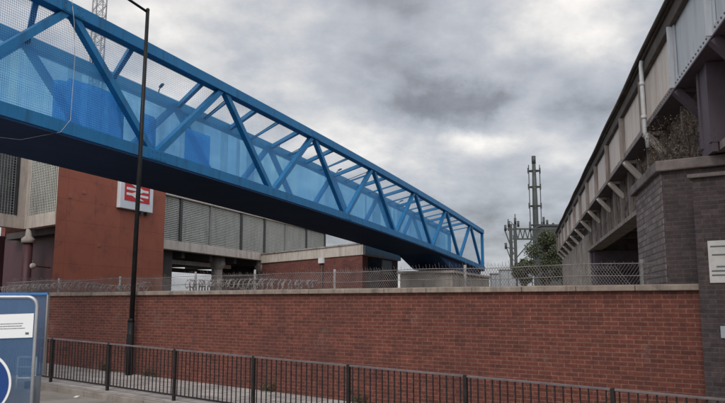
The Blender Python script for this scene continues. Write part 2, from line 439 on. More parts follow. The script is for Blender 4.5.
for zz in (FZ1 - 0.045, FZ1 - 0.24):
    b.tube([RF(s, FQ - .006, zz + 0.012 * math.sin(s * 2)) for s in [2.7 + 0.5 * i for i in range(39)]], 0.006, 5)
b.build('spiked_wire', M['wire'], fence)
for i, sp in enumerate((3.0, 6.1, 9.1, 11.35, 13.3, 16.2, 19.0)):
    b = MB(); top = FZ1 + (0.07 if i in (3, 4) else 0.02)
    b.beam(RF(sp, FQ + .05, gz(sp) - 0.2), RF(sp, FQ + .05, top), 0.045, 0.045)
    b.build('post', M['galv'], fence)
# coils of razor wire
for k, (s0, s1, lab) in enumerate(((14.6, 21.5, 'sagging coil of grey razor wire on the wall below the red station tower'),
                                   (9.3, 13.2, 'coil of razor wire on the wall top in front of the low brick building'))):
    pts = []; n = int((s1 - s0) / 0.10 * 12)
    for i in range(n + 1):
        s = s0 + (s1 - s0) * i / n
        a = 2 * math.pi * i / 12
        rr = 0.10 + 0.03 * math.sin(s * 1.9)
        pts.append(RF(s + 0.05 * math.sin(a * .31), 11.50 + rr * math.cos(a), WT + 0.12 + 0.04 * math.sin(s * 1.1) + rr * math.sin(a)))
    b = MB(); b.tube(pts, 0.007, 4)
    for i in range(0, n, 2):
        p = pts[i]; b.tube([p + Vector((random.uniform(-.03, .03), 0, -0.03)), p + Vector((random.uniform(-.03, .03), 0, 0.03))], 0.006, 3)
    tag(b.build('razor_wire_coil', M['wire']), lab, 'razor wire')

# ------------------------------------------------------------------ guardrail
GQ = 9.12
rail = thing('pedestrian_guardrail', RF(8, GQ, gz(8)), 'dark metal pedestrian guardrail with upright bars along the kerb', 'guardrail')
posts = []
K = 11360.0
for i in range(-3, 13):
    inv = 0.0014124 - i * 0.00010183 + 0.00010183 * 0
    posts.append(None)
s_first = None
Y0 = K * 0.0014124                                  # post at u = 54
a0, _ = ray(54.3, 340)
s0 = (-0.425 * Y0) * DX + Y0 * DY
s0 = DX * (ray(54.3, 360)[0] * 16.0) + DY * 16.0
post_s = [s0 + 2.0 * i for i in range(-10, 9)]
for sp in post_s:
    b = MB(); b.beam(RF(sp, GQ, gz(sp) - 0.1), RF(sp, GQ, gz(sp) + 0.935), 0.052, 0.052, up=(NX, NY, 0))
    b.build('post', M['rail_paint'], rail, bevel=0.004)
for sa, sb in zip(post_s, post_s[1:]):
    b = MB()
    A, B = sa + 0.026, sb - 0.026
    for hh, t in ((0.10, 0.03),):
        b.beam(RF(A, GQ, gz(A) + hh), RF(B, GQ, gz(B) + hh), 0.022, t)
    nb = 18
    for k in range(nb):
        s = A + (B - A) * (k + 0.5) / nb
        off = 0.0
        b.tube([RF(s, GQ + off, gz(s) + 0.10), RF(s, GQ + off, gz(s) + 0.905)], 0.0105, 6, caps=False)
    b.build('infill_panel', M['rail_bar'], rail)
    b = MB(); b.beam(RF(A, GQ, gz(A) + 0.918), RF(B, GQ, gz(B) + 0.918), 0.045, 0.03)
    b.build('top_rail', M['rail_top'], rail, bevel=0.005)

# ------------------------------------------------------------------ street lamp
lp = RF(0, 0); LQ = 11.05
a, _ = ray(129, 369); LY = LQ / (NY + NX * a)
base = Vector((a * LY, LY, gp(a * LY, LY)))
top = Vector((base.x + 0.075, base.y, EYE + ray(148, 10)[1] * LY))
lamp = thing('street_lamp', base, 'tall black street lamp standing on the pavement against the brick wall', 'street lamp')
b = MB(); b.tube([base + Vector((0, 0, -.1)), base + Vector((0, 0, 1.25))], 0.082, 16)
b.tube([base + Vector((0, 0, 1.25)), base + Vector((0, 0, 1.33))], 0.087, 16, r1=0.064)
lbase = b.build('base', M['black_paint'], lamp)
b = MB(); sh = base + (top - base) * (1.3 / (top - base).length)
b.tube([sh, sh + (top - sh) * .5, top], 0.06, 14, r1=0.045); b.ball(top, 0.05, 10, 6)
b.build('column', M['black_paint'], lamp)
ad = Vector((-0.66, -0.74, 0)); tip = top + ad * 1.6 + Vector((0, 0, 0.42))
b = MB(); b.tube([top + Vector((0, 0, -.06)), top + ad * .8 + Vector((0, 0, .18)), tip], 0.034, 10); arm = b.build('arm', M['black_paint'], lamp)
b = MB(); b.tube([tip, tip + ad * .12, tip + ad * .55, tip + ad * .68], [0.03, 0.1, 0.12, 0.03], 12)
lt = b.build('lantern', M['grey_metal'], arm)
b = MB(); b.beam(base + Vector((-.02, -0.083, 0.5)), base + Vector((-.02, -0.083, 0.95)), 0.09, 0.01, up=(0, 1, 0)); b.build('access_door', M['black_paint'], lbase)

# ------------------------------------------------------------------ footbridge
BD = Vector((0.3787, 0.9255, 0)); BN = Vector((-0.9255, 0.3787, 0)); BW = 2.9
B0 = Vector((-5.78, 18.2, 0))
def bz(Y): return EYE + 3.80 - 0.00068 * max(0, Y - 10) ** 2
def BP(Y, w=0.0, z=0.0):
    """Y measured on the near face; w across the deck; z above the lower edge"""
    p = B0 + BD * ((Y - 18.2) / 0.9255) + BN * w
    return Vector((p.x, p.y, bz(Y) + z))
Y_A, Y_B, H = 3.0, 55.2, 3.12
bridge = thing('footbridge', BP(Y_B, BW / 2, 0) - Vector((0, 0, 5)), 'long blue steel truss footbridge with mesh sides crossing over the wall', 'footbridge')
def path(y0, y1, step=2.0):
    n = max(1, int(round((y1 - y0) / step)))
    return [y0 + (y1 - y0) * i / n for i in range(n + 1)]
def sweep(w0, w1, z0, z1, y0=Y_A, y1=Y_B):
    b = MB(); ys = path(y0, y1); vs = []; fs = []
    for y in ys:
        vs += [BP(y, w0, z0), BP(y, w1, z0), BP(y, w1, z1), BP(y, w0, z1)]
    for i in range(len(ys) - 1):
        o = 4 * i
        for k in range(4):
            fs.append((o + k, o + (k + 1) % 4, o + 4 + (k + 1) % 4, o + 4 + k))
    fs += [(3, 2, 1, 0), tuple(4 * (len(ys) - 1) + k for k in range(4))]
    b.add(vs, fs); return b
CH = 0.30
for w0, mt in ((0.0, 'bridge_blue'), (BW - 0.3, 'bridge_blue_far')):
    sweep(w0, w0 + 0.3, 0.0, CH).build('bottom_chord', M[mt], bridge, bevel=0.012)
    sweep(w0, w0 + 0.3, H - CH, H).build('top_chord', M[mt], bridge, bevel=0.012)
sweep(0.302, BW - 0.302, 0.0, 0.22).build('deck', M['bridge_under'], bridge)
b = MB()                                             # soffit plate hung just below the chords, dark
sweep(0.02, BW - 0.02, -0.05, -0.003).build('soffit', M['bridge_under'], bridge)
tops = [15.95 + 5.95 * k for k in range(-2, 7)]
bots = [18.92 + 5.95 * k for k in range(-3, 7)]
def truss(w, shift, sec, mt, zin):
    T = [t + shift for t in tops if Y_A < t + shift < Y_B]; Bm = [t + shift for t in bots if Y_A < t + shift < Y_B]
    pts = sorted([(t, H - CH / 2) for t in T] + [(t, CH / 2) for t in Bm])
    for (ya, za), (yb, zb) in zip(pts, pts[1:]):
        b = MB(); b.beam(BP(ya, w, za), BP(yb, w, zb), sec, sec * 0.98, up=tuple(BN)); b.build('diagonal', M[mt], bridge)
    for y in (Y_B - 0.1, Y_A + 0.1):
        b = MB(); b.beam(BP(y, w, CH), BP(y, w, H - CH), 0.2, 0.2, up=tuple(BN)); b.build('end_post', M[mt], bridge)
    for t in T + Bm:                                 # gusset plates where the diagonals meet
        pass
truss(0.15, 0.0, 0.175, 'bridge_blue', 0)
truss(BW - 0.15, 1.0, 0.175, 'bridge_blue_far', 0)
y = 15.2 - 2.975 * 4
while y < 52.5:
    b = MB(); b.beam(BP(y, 0.301, H - 0.15), BP(min(y + 1.75, Y_B - .1), BW - 0.301, H - 0.15), 0.13, 0.15); b.build('top_strut', M['bridge_blue_far'], bridge)
    if y > 20:
        b = MB(); b.beam(BP(y + 1.49, 0.301, H - 0.2), BP(min(y + 3.2, Y_B - .1), BW - 0.301, H - 0.2), 0.06, 0.07); b.build('top_tie', M['bridge_blue_far'], bridge)
    y += 2.975
for y in (15.95, 27.85, 39.75):
    for z, dy in ((H - CH / 2, 0.0), (CH / 2, 3.0)):
        b = MB(); b.beam(BP(y + dy - .32, -.006, z), BP(y + dy + .32, -.006, z), 0.014, 0.24)
        for k in range(4):
            for zz_ in (-.07, .07):
                c = BP(y + dy - .24 + .16 * k, -.014, z + zz_); b.tube([c, c - BN * .014], .016, 6)
        b.build('splice_plate', M['bridge_blue'], bridge)
# square mesh infill on both sides: real wires
def side_mesh(w, pitch, wd):
    b = MB(); ys = []
    y = 6.0
    while y < Y_B - 0.25:
        p, q = BP(y, w, CH), BP(y, w, H - CH); d = BD * wd / 2
        b.add([p - d, p + d, q + d, q - d], [(0, 1, 2, 3)])
        y += pitch * 0.9255
    z = CH + pitch / 2
    seg = path(6.0, Y_B - .25, 1.5)
    while z < H - CH:
        vs = []; fs = []
        for i, y in enumerate(seg):
            vs += [BP(y, w, z - wd / 2), BP(y, w, z + wd / 2)]
        for i in range(len(seg) - 1): fs.append((2 * i, 2 * i + 2, 2 * i + 3, 2 * i + 1))
        b.add(vs, fs); z += pitch
    return b
side_mesh(0.285, 0.055, 0.0075).build('side_mesh', M['mesh_blue'], bridge)
side_mesh(BW - 0.285, 0.06, 0.0055).build('side_mesh', M['mesh_blue'], bridge)
# wind sheeting on the far side, slightly rippled
b = MB(); ys = path(6.0, Y_B - 0.3, 0.25); vs = []; fs = []
for i, y in enumerate(ys):
    w = BW - 0.33 - 0.018 * abs(math.sin(y * 2.1)) - 0.012 * math.sin(y * 5.3)
    vs += [BP(y, w, CH), BP(y, w, H * .5), BP(y, w, H - CH)]
for i in range(len(ys) - 1):
    for k in (0, 1): fs.append((3 * i + k, 3 * i + 3 + k, 3 * i + 4 + k, 3 * i + 1 + k))
b.add(vs, fs); b.build('wind_sheeting', M['sheeting'], bridge)
# thin conduits across the roof bracing
for y in (22.6, 25.6, 28.5, 31.6, 34.3):
    b = MB(); b.tube([BP(y, 0.3, H - .12), BP(y + 1.7, BW - .3, H - .18)], 0.018, 5); b.build('conduit', M['dark_frame'], bridge)
for y in (19.2, 22.0, 29.6, 35.2, 44.0):
    b = MB(); c = BP(y, BW - 0.2, H)
    b.tube([c, c + Vector((0, 0, .1)), c + Vector((.12, -.22, .16))], 0.02, 5); b.beam(c + Vector((.1, -.2, .16)), c + Vector((.25, -.42, .2)), 0.09, 0.05)
    b.build('light_fitting', M['dark_frame'], bridge)
# haunch at the far bearing
b = MB(); y0, y1, y2 = 44.2, 47.0, 54.9
for (ya, da), (yb, db) in (((y0, 0.06), (y1, 0.72)), ((y1, 0.72), (y2, 0.35))):
    b.hexa([BP(ya, 0.25, -da), BP(ya, BW - .1, -da), BP(yb, BW - .1, -db), BP(yb, 0.25, -db),
            BP(ya, 0.25, -.055), BP(ya, BW - .1, -.055), BP(yb, BW - .1, -.055), BP(yb, 0.25, -.055)])
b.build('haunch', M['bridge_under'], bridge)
# concrete bearing block under the far end
pp = [BP(45.2, -0.35), BP(55.0, -0.35), BP(55.0, BW + .2), BP(45.2, BW + .2)]
b = MB(); b.prism([(p.x, p.y) for p in pp], gp(pp[0].x, pp[0].y) - .3, EYE + 1.82)
ab = thing('bridge_abutment', (pp[0] + pp[2]) / 2 * 1 - Vector((0, 0, (pp[0] + pp[2]).z / 2)), 'pale concrete block carrying the far end of the footbridge', 'abutment')
b.build('block', M['concrete'], ab, bevel=0.03)
b = MB(); c = [BP(45.0, -0.5), BP(55.2, -0.5), BP(55.2, BW + .35), BP(45.0, BW + .35)]
b.prism([(p.x, p.y) for p in c], EYE + 1.822, EYE + 1.98); b.build('capping', M['concrete'], ab, bevel=0.02)

# blue tarpaulins tied up inside the near truss
def tarp(prof, w, lab):
    """prof: list of (Y, height of the upper edge above the chord)"""
    b = MB(); vs = []; fs = []; n = 0; rows = 6
    ya, yb = prof[0][0], prof[-1][0]; m = 26
    for i in range(m + 1):
        y = ya + (yb - ya) * i / m
        for (y0, h0), (y1, h1) in zip(prof, prof[1:]):
            if y0 <= y <= y1 + 1e-6: h = h0 + (h1 - h0) * (y - y0) / max(1e-6, y1 - y0)
        for k in range(rows + 1):
            z = CH + .004 + (h - .004) * k / rows
            vs.append(BP(y, w + 0.008 * math.sin(y * 9 + k * .5), z))
    for i in range(m):
        for k in range(rows):
            o = i * (rows + 1) + k; fs.append((o, o + rows + 1, o + rows + 2, o + 1))
    b.add(vs, fs, True)
    o = b.build('tarpaulin', M['netting']); s_ = o.modifiers.new('thickness', 'SOLIDIFY'); s_.thickness = 0.004
    tag(o, lab, 'tarpaulin')
tarp([(15.9, 1.02), (16.3, 1.1), (16.32, 1.2), (17.3, 1.24), (18.1, 1.2)], .42, 'broad bright blue tarpaulin hung along the footbridge side left of the street lamp')
tarp([(18.68, .95), (18.76, 1.03), (19.22, 1.03), (19.3, .95)], .42, 'narrow round-topped blue tarpaulin on the footbridge right behind the street lamp')
tarp([(22.0, 1.6), (23.3, 1.6)], 1.6, 'blue tarpaulin on the footbridge farthest right, well past the street lamp')
# loose white cable on the near face
p = [at(61, -6, 15.3), at(66.5, 20, 15.6), at(68, 55, 15.8), at(68, 100, 15.9)]
b = MB(); yl = 16.0
b.tube([BP(15.85, -0.02, H + .05), BP(15.95, -0.03, H - .5), BP(16.02, -.03, 1.8), BP(16.0, -.03, .35), BP(15.75, -.03, .0), BP(15.2, .5, -.26), BP(14.2, .9, -.32), BP(12.5, 1.1, -.2)], 0.006, 6)
tag(b.build('loose_cable', M['galv']), 'loose pale cable hanging down the near face of the blue footbridge', 'cable')

# ------------------------------------------------------------------ station: red tower
def P2(u, v, Y):
    p = at(u, v, Y); return (p.x, p.y)
TR, TL = Vector((-9.95, 36.0, 0)), Vector((-12.58, 29.35, 0))
tdir = (TR - TL).normalized(); tn = Vector((tdir.y, -tdir.x, 0))      # tn points to the camera side
if tn.y > 0: tn = -tn
tback = Vector((-0.29, 1.0, 0)) * 3.2
g0 = EYE - 2.0
tower = thing('station_tower', (TL + TR) / 2 + Vector((0, 0, g0)), 'plain terracotta red station tower carrying the red and white rail sign', 'tower')
b = MB(); b.prism([tuple((TL)[:2]), tuple(TR[:2]), tuple((TR + tback)[:2]), tuple((TL + tback)[:2])], g0 - .5, EYE + 6.4)
b.build('wall', M['render_red'], tower)
e = 0.12
b = MB(); c = [TL - tdir * e + tn * e, TR + tdir * e + tn * e, TR + tdir * e + tback, TL - tdir * e + tback]
b.prism([tuple(p[:2]) for p in c], EYE + 6.402, EYE + 6.6); b.build('parapet_cap', M['concrete'], tower)
b = MB()                                              # small vents on the face
for (u, v) in ((70, 196), (84, 192), (99, 245)):
    q = hit(u, v, TL, tn); b.beam(q + tn * .012 - tdir * .1, q + tn * .012 + tdir * .1, 0.02, 0.16)
b.build('patch', plain('render_patch', (0.34, 0.125, 0.09), 0.8), tower)
# rail sign
s_tl, s_tr, s_bl = hit(117.6, 178.6, TL, tn), hit(150.4, 186.6, TL, tn), hit(117.2, 208.0, TL, tn)
s_br = hit(149.6, 213.2, TL, tn)
Wd = (s_tr - s_tl).dot(tdir); zb, zt = (s_bl.z + s_br.z) / 2, (s_tl.z + s_tr.z) / 2
o0 = Vector((s_tl.x, s_tl.y, 0))
def SG(x, z, d): # x 0..1 across, z 0..1 up, d proud
    p = o0 + tdir * (x * Wd) + tn * d
    return Vector((p.x, p.y, zb + (zt - zb) * z))
sign = thing('rail_station_sign', SG(.5, 0, 0), 'square white sign with red panel and white double arrow on the red tower', 'sign')
def sbox(x0, x1, z0, z1, d0, d1):
    b = MB(); b.hexa([SG(x0, z0, d1), SG(x1, z0, d1), SG(x1, z0, d0), SG(x0, z0, d0), SG(x0, z1, d1), SG(x1, z1, d1), SG(x1, z1, d0), SG(x0, z1, d0)]); return b
spanel = sbox(0, 1, 0, 1, 0.0, 0.20).build('panel', M['white_panel'], sign, bevel=0.02)
rx0, rx1, rz0, rz1 = 0.12, 0.88, 0.29, 0.95
sbox(rx0, rx1, rz0, rz1, 0.203, 0.215).build('red_plate', M['sign_red'], spanel)
b = MB()
lx0, lx1, lz0, lz1 = rx0 + .05, rx1 - .05, rz0 + .07, rz1 - .07
def lg(x, y, d=0.222): return SG(lx0 + (lx1 - lx0) * x / 62.0, lz1 - (lz1 - lz0) * y / 39.0, d)
def lpoly(pts):
    n = len(pts)
    b.add([lg(x, y) for x, y in pts] + [lg(x, y, .2165) for x, y in pts], [tuple(range(n - 1, -1, -1)), tuple(range(n, 2 * n))] + [(i, (i + 1) % n, n + (i + 1) % n, n + i) for i in range(n)])
lpoly([(0, 9.2), (62, 9.2), (62, 15.6), (0, 15.6)]); lpoly([(0, 23.4), (62, 23.4), (62, 29.8), (0, 29.8)])
# zig-zag of the double arrow, clipped at top and bottom of the emblem
k1 = (12.4 + 8.9) / 45.0; hw = 6.0 * math.sqrt(1 + (1 / k1) ** 2) / 2 * k1
def zz(xa, ya, xb, yb):
    k = (yb - ya) / (xb - xa); off = 3.3 * math.sqrt(1 + 1 / k ** 2)
    fx = lambda y: xa + (y - ya) / k
    y0, y1 = max(0, min(ya, yb)), min(39, max(ya, yb))
    return [(fx(y0) - off, y0), (fx(y0) + off, y0), (fx(y1) + off, y1), (fx(y1) - off, y1)]
b2 = b; 
def lpoly2(pts, d):
    n = len(pts)
    b.add([lg(x, y, d) for x, y in pts] + [lg(x, y, .2165) for x, y in pts], [tuple(range(n - 1, -1, -1)), tuple(range(n, 2 * n))] + [(i, (i + 1) % n, n + (i + 1) % n, n + i) for i in range(n)])
lpoly2(zz(1, -8.9, 46, 12.4), .2245); lpoly2(zz(46, 12.4, 16, 26.6), .2265); lpoly2(zz(16, 26.6, 61, 47.9), .2245)
b.build('double_arrow', M['sign_white'], spanel)
for x in (0.68, 0.86):
    b = MB(); p = SG(x, -0.06, .12); b.beam(p - tdir * .06, p + tdir * .06, 0.14, 0.16); b.build('bracket', M['dark_frame'], sign)

# ------------------------------------------------------------------ station building with louvred upper storey (right of the tower)
C0, CD = Vector((-11.03, 39.9, 0)), Vector((0.34, 1.0, 0)).normalized()
CN = Vector((CD.y, -CD.x, 0))                                          # towards the camera side
def CY(Y, w=0.0, z=0.0):
    p = C0 + CD * ((Y - 39.9) / CD.y) - CN * w
    return Vector((p.x, p.y, EYE + z))
def cu(u):
    a, _ = ray(u, 230)
    return hit(u, 230, C0, (CN.x, CN.y)).y
stn = thing('louvred_station_building', CY(50, 4, -2), 'station building with grey louvred upper storey on an open undercroft', 'building')
def cbox(Ya, Yb, w0, w1, z0, z1):
    b = MB(); b.hexa([CY(Ya, w0, z0), CY(Yb, w0, z0), CY(Yb, w1, z0), CY(Ya, w1, z0), CY(Ya, w0, z1), CY(Yb, w0, z1), CY(Yb, w1, z1), CY(Ya, w1, z1)]); return b
YA, YE = 37.5, 62.8
cbox(YA, YE, 0.02, 0.5, 2.96, 3.5).build('floor_beam', M['cornice'], stn, bevel=0.02)
cbox(YA, YE, -0.12, 9.0, 5.98, 6.2).build('roof_cap', M['cornice'], stn, bevel=0.02)
cbox(YA, YE, 0.30, 0.36, 3.502, 5.978).build('backing', M['louvre_back'], stn)
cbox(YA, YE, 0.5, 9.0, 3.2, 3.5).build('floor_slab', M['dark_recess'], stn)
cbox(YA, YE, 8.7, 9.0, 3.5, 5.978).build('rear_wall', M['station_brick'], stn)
edges = [YA] + [cu(u) for u in (181, 211, 242, 265.3, 286, 307)] + [YE]
for i, (ya, yb) in enumerate(zip(edges, edges[1:])):
    b = MB(); z = 3.54
    while z < 5.95:
        b.add([CY(ya + .12, 0.06, z), CY(yb - .12, 0.06, z), CY(yb - .12, 0.13, z + .095), CY(ya + .12, 0.13, z + .095),
               CY(ya + .12, 0.075, z - .012), CY(yb - .12, 0.075, z - .012), CY(yb - .12, 0.145, z + .083), CY(ya + .12, 0.145, z + .083)],
              [(0, 1, 2, 3), (7, 6, 5, 4), (0, 4, 5, 1)])
        z += 0.105
    b.build('louvre_panel', M['louvre'], stn)
for i, ya in enumerate(edges):
    major = i not in (2, 5)
    t = 0.11 if major else 0.05
    cbox(ya - t, ya + t, 0.0, 0.28, 3.503, 5.977).build('mullion', M['dark_frame'] if major else M['louvre_back'], stn)
# undercroft: cross beams, columns, back wall with an opening
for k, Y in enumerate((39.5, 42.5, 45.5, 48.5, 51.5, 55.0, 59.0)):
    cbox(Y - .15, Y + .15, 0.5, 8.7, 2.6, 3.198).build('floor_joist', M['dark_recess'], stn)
for k, u in enumerate((217, 262)):
    q = hit(u, 270, C0 - CN * (1.2 if k == 0 else .25), (CN.x, CN.y))
    b = MB(); b.tube([(q.x, q.y, g0 - .3), (q.x, q.y, EYE + 2.45)], 0.36 if k == 0 else .3, 14); b.build('column', M['old_concrete'] if k == 0 else M['maroon'], stn)
    b = MB(); b.tube([(q.x, q.y, EYE + 2.1), (q.x, q.y, EYE + 2.5), (q.x, q.y, EYE + 2.94)], [0.34, 0.55, 0.5], 14); b.build('column_head', M['old_concrete'], stn)
Yo = hit(203, 280, C0 - CN * 5.0, (CN.x, CN.y)).y
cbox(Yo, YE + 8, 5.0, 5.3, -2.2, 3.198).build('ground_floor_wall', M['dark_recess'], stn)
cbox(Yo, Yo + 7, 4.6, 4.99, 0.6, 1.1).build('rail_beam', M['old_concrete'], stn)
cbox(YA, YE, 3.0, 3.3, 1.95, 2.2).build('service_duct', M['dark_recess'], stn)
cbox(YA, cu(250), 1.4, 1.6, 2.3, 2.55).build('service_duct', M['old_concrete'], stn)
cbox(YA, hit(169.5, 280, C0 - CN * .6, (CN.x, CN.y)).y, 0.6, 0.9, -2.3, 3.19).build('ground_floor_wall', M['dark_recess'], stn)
# vertical railing shapes in the undercroft
b = MB()
for k in range(16):
    Y = cu(222) + k * .34; b.beam(CY(Y, 2.2, -2), CY(Y, 2.2, 1.1), 0.12, 0.06)
b.build('screen', M['old_concrete'], stn)

# left wing of the station
WA = at(24, 229, 32.9); WA.z = 0
wB = at(54.5, 225, 30.9); wB.z = 0; dB = (wB - WA).normalized(); nB = Vector((dB.y, -dB.x, 0))
dA = Vector((-0.38, -1.0, 0)).normalized(); nA = Vector((-dA.y, dA.x, 0))
wing = thing('station_wing', WA + Vector((0, 0, g0)), 'pale station wing with mesh screens above maroon ground floor, left of red tower', 'building')
def line_box(P, d, n, a, c, w0, w1, z0, z1):
    b = MB(); q = lambda s, w, z: Vector((P.x + d.x * s - n.x * w, P.y + d.y * s - n.y * w, EYE + z))
    b.hexa([q(a, w0, z0), q(c, w0, z0), q(c, w1, z0), q(a, w1, z0), q(a, w0, z1), q(c, w0, z1), q(c, w1, z1), q(a, w1, z1)]); return b
LB = (wB - WA).length
def wz(v, Y=32.9): return ray(24, v)[1] * Y
zbm, zlo, zhi = wz(229), wz(216.5), 7.4
for d, n, ln, nm in ((dB, nB, LB, 'B'), (dA, nA, 8.0, 'A')):
    line_box(WA, d, n, 0.0 if nm == 'B' else .002, ln, 0.0, 0.4, zbm, zlo).build('floor_beam', M['cornice'], wing)
    line_box(WA, d, n, 0.0 if nm == 'B' else .002, ln, -0.1, 0.5, zhi, zhi + .3).build('roof_cap', M['cornice'], wing)
    line_box(WA, d, n, 0.02, ln, 0.3, 0.36, zlo + .002, zhi - .002).build('backing', M['louvre_back'], wing)
line_box(WA, dA, nA, 0.0, 0.45, 0.0, 0.28, zlo + .002, zhi - .002).build('corner_pier', M['cornice'], wing)
line_box(WA, dB, nB, 0.0, 0.2, 0.0, 0.28, zlo + .003, zhi - .003).build('corner_pier', M['cornice'], wing)
def screen(d, n, a, c, mt):
    b = MB(); q = lambda s, w, z: Vector((WA.x + d.x * s - n.x * w, WA.y + d.y * s - n.y * w, EYE + z))
    z = zlo + .12
    while z < zhi - .02:
        b.beam(q(a, .14, z), q(c, .14, z), 0.03, 0.045); z += 0.12
    s = a
    while s <= c + .001:
        b.beam(q(s, .1, zlo + .01), q(s, .1, zhi - .01), 0.04, 0.03); s += (c - a) / max(1, round((c - a) / .16))
    b.build('mesh_screen', M[mt], wing)
screen(dB, nB, .22, LB, 'louvre'); screen(dA, nA, 0.58, 4.0, 'grey_metal'); screen(dA, nA, 4.15, 8.0, 'grey_metal')
for a in (0.46, 4.02): line_box(WA, dA, nA, a, a + .1, -.02, .29, zlo + .004, zhi - .004).build('mullion', M['dark_frame'], wing)
# maroon ground floor set back
cpt = lambda s, w, d, n: (WA.x + d.x * s - n.x * w, WA.y + d.y * s - n.y * w)
line_box(WA, dB, nB, -7.0, LB, 1.0, 1.3, -2.3, zbm - .3).build('ground_floor_wall', M['maroon'], wing)
line_box(WA, dA, nA, -0.1, 8.0, 1.2, 1.5, -2.3, zbm - .3).build('ground_floor_wall', M['maroon'], wing)
q = hit(28, 245, WA + nB * .25, (0, 1)); 
b = MB(); b.tube([(q.x, q.y, g0 - .3), (q.x, q.y, EYE + ray(28, 243)[1] * q.y)], 0.21, 12); b.build('column', M['maroon'], wing)
b = MB(); b.tube([(q.x, q.y, EYE + ray(28, 243)[1] * q.y), (q.x, q.y, EYE + ray(28, 239)[1] * q.y), (q.x, q.y, EYE + ray(28, 236)[1] * q.y), (q.x, q.y, EYE + zbm - .02)], [0.3, 0.3, .15, .12], 12); b.build('column_head', M['concrete'], wing)
line_box(WA, dB, nB, -3.0, LB, .45, .99, zbm - .302, zbm - .01).build('soffit', M['dark_recess'], wing)
p = at(32.8, 266, 29.8)
gl = thing('globe_light', p - Vector((0, 0, .25)), 'small pale globe light on the maroon station wall', 'light')
b = MB(); b.ball(p, 0.125, 14, 10); b.build('globe', M['old_concrete'], gl)
b = MB(); b.beam(p + Vector((0, .08, 0)), p + Vector((-.1, 1.9, .02)), 0.05, 0.05); b.tube([p + Vector((0, 0, .1)), p + Vector((0, 0, .22))], 0.04, 8); b.build('bracket', M['dark_frame'], gl)

# low brick building (right)
D0, D1, E1 = Vector((-7.15, 51.3, 0)), Vector((0.0, 42.0, 0)), Vector((2.37, 48.5, 0))
back = D0 + (E1 - D1) * 1.3
low = thing('low_brick_building', (D0 + D1) / 2 + Vector((0, 0, g0)), 'low red brick building with pale concrete fascia under the footbridge', 'building')
def inset(pts, e):
    c = sum(pts, Vector((0, 0, 0))) / len(pts)
    return [tuple((p + (p - c).normalized() * e)[:2]) for p in pts]
foot = [D0 + Vector((.02, .02, 0)), D1, E1, E1 + (back - D0) * .15 + (D0 - D1) * .8 if False else D0 + (E1 - D1)]
b = MB(); b.prism([tuple(p[:2]) for p in foot], g0 - .4, EYE + 2.75); b.build('wall', M['station_brick'], low)
dD = (D0 - D1).normalized(); nD = Vector((-dD.y, dD.x, 0)); nD = nD if nD.y < 0 else -nD
dE = (E1 - D1).normalized(); nE = Vector((dE.y, -dE.x, 0))
b = MB(); b.prism(inset(foot, 0.14), EYE + 2.753, EYE + 3.38); b.build('fascia', M['cornice'], low, bevel=0.02)
b = MB(); b.prism(inset(foot, 0.26), EYE + 3.383, EYE + 3.47); b.build('roof_edge', M['old_concrete'], low)
def lowbox(d, n, a, c, w0, w1, z0, z1):
    return line_box(D1, d, n, a, c, w0, w1, z0, z1)
LE = (E1 - D1).length
lowbox(dE, nE, -0.1, LE + .12, -0.19, -0.16, 2.77, 3.375).build('side_cladding', M['grey_metal'], low)
def uE(u, v): return (hit(u, v, D1, (nE.x, nE.y)) - D1).dot(dE)
w1 = lowbox(dE, nE, uE(382, 265), uE(391, 265), -0.06, 0.02, ray(386, 274)[1] * 46, 2.66); w1.build('door', plain('pale_door', (0.36, 0.36, 0.32), .6), low)
lowbox(dE, nE, uE(368, 265), uE(381, 265), -0.04, 0.02, .9, 2.66).build('window', M['glass_dark'], low)
def uD(u, v): return (hit(u, v, D1, (nD.x, nD.y)) - D1).dot(dD)
b = lowbox(dD, nD, uD(324.5, 262), uD(320, 262), -0.14, 0.0, ray(322, 263)[1] * 45, ray(322, 258)[1] * 45); b.build('wall_lamp', M['white_panel'], low)
b = MB(); q = hit(322, 270, D1 + nD * .1, (nD.x, nD.y)); b.tube([(q.x, q.y, g0), (q.x, q.y, EYE + 2.3)], .05, 8); b.build('downpipe', M['dark_frame'], low)

# ------------------------------------------------------------------ railway viaduct
V0 = Vector((2.75, 0, 0)); VD = Vector((0.2142, 0.9768, 0)); VN = Vector((0.9768, -0.2142, 0))
def VP(Y, w=0.0, z=0.0):
    p = V0 + VD * (Y / 0.9768) + VN * w
    return Vector((p.x, p.y, EYE + z))
def vbox(Ya, Yb, w0, w1, z0, z1):
    b = MB(); b.hexa([VP(Ya, w0, z0), VP(Ya, w1, z0), VP(Yb, w1, z0), VP(Yb, w0, z0), VP(Ya, w0, z1), VP(Ya, w1, z1), VP(Yb, w1, z1), VP(Yb, w0, z1)]); return b
via = thing('railway_viaduct', VP(12, 3, -2), 'old riveted plate-girder railway viaduct with raking brackets, passing over the road', 'viaduct')
ST = [-4.2, -0.8, 2.6, 6.0, 9.4, 11.8, 14.9, 18.0, 21.2, 24.5, 27.9, 31.4, 35.0, 38.5, 42.0, 45.5, 49.0, 52.0]
YV0, YV1 = -6.0, 53.0
ZB, ZT, ZI = 3.6, 5.09, 2.22
ZW = 4.68
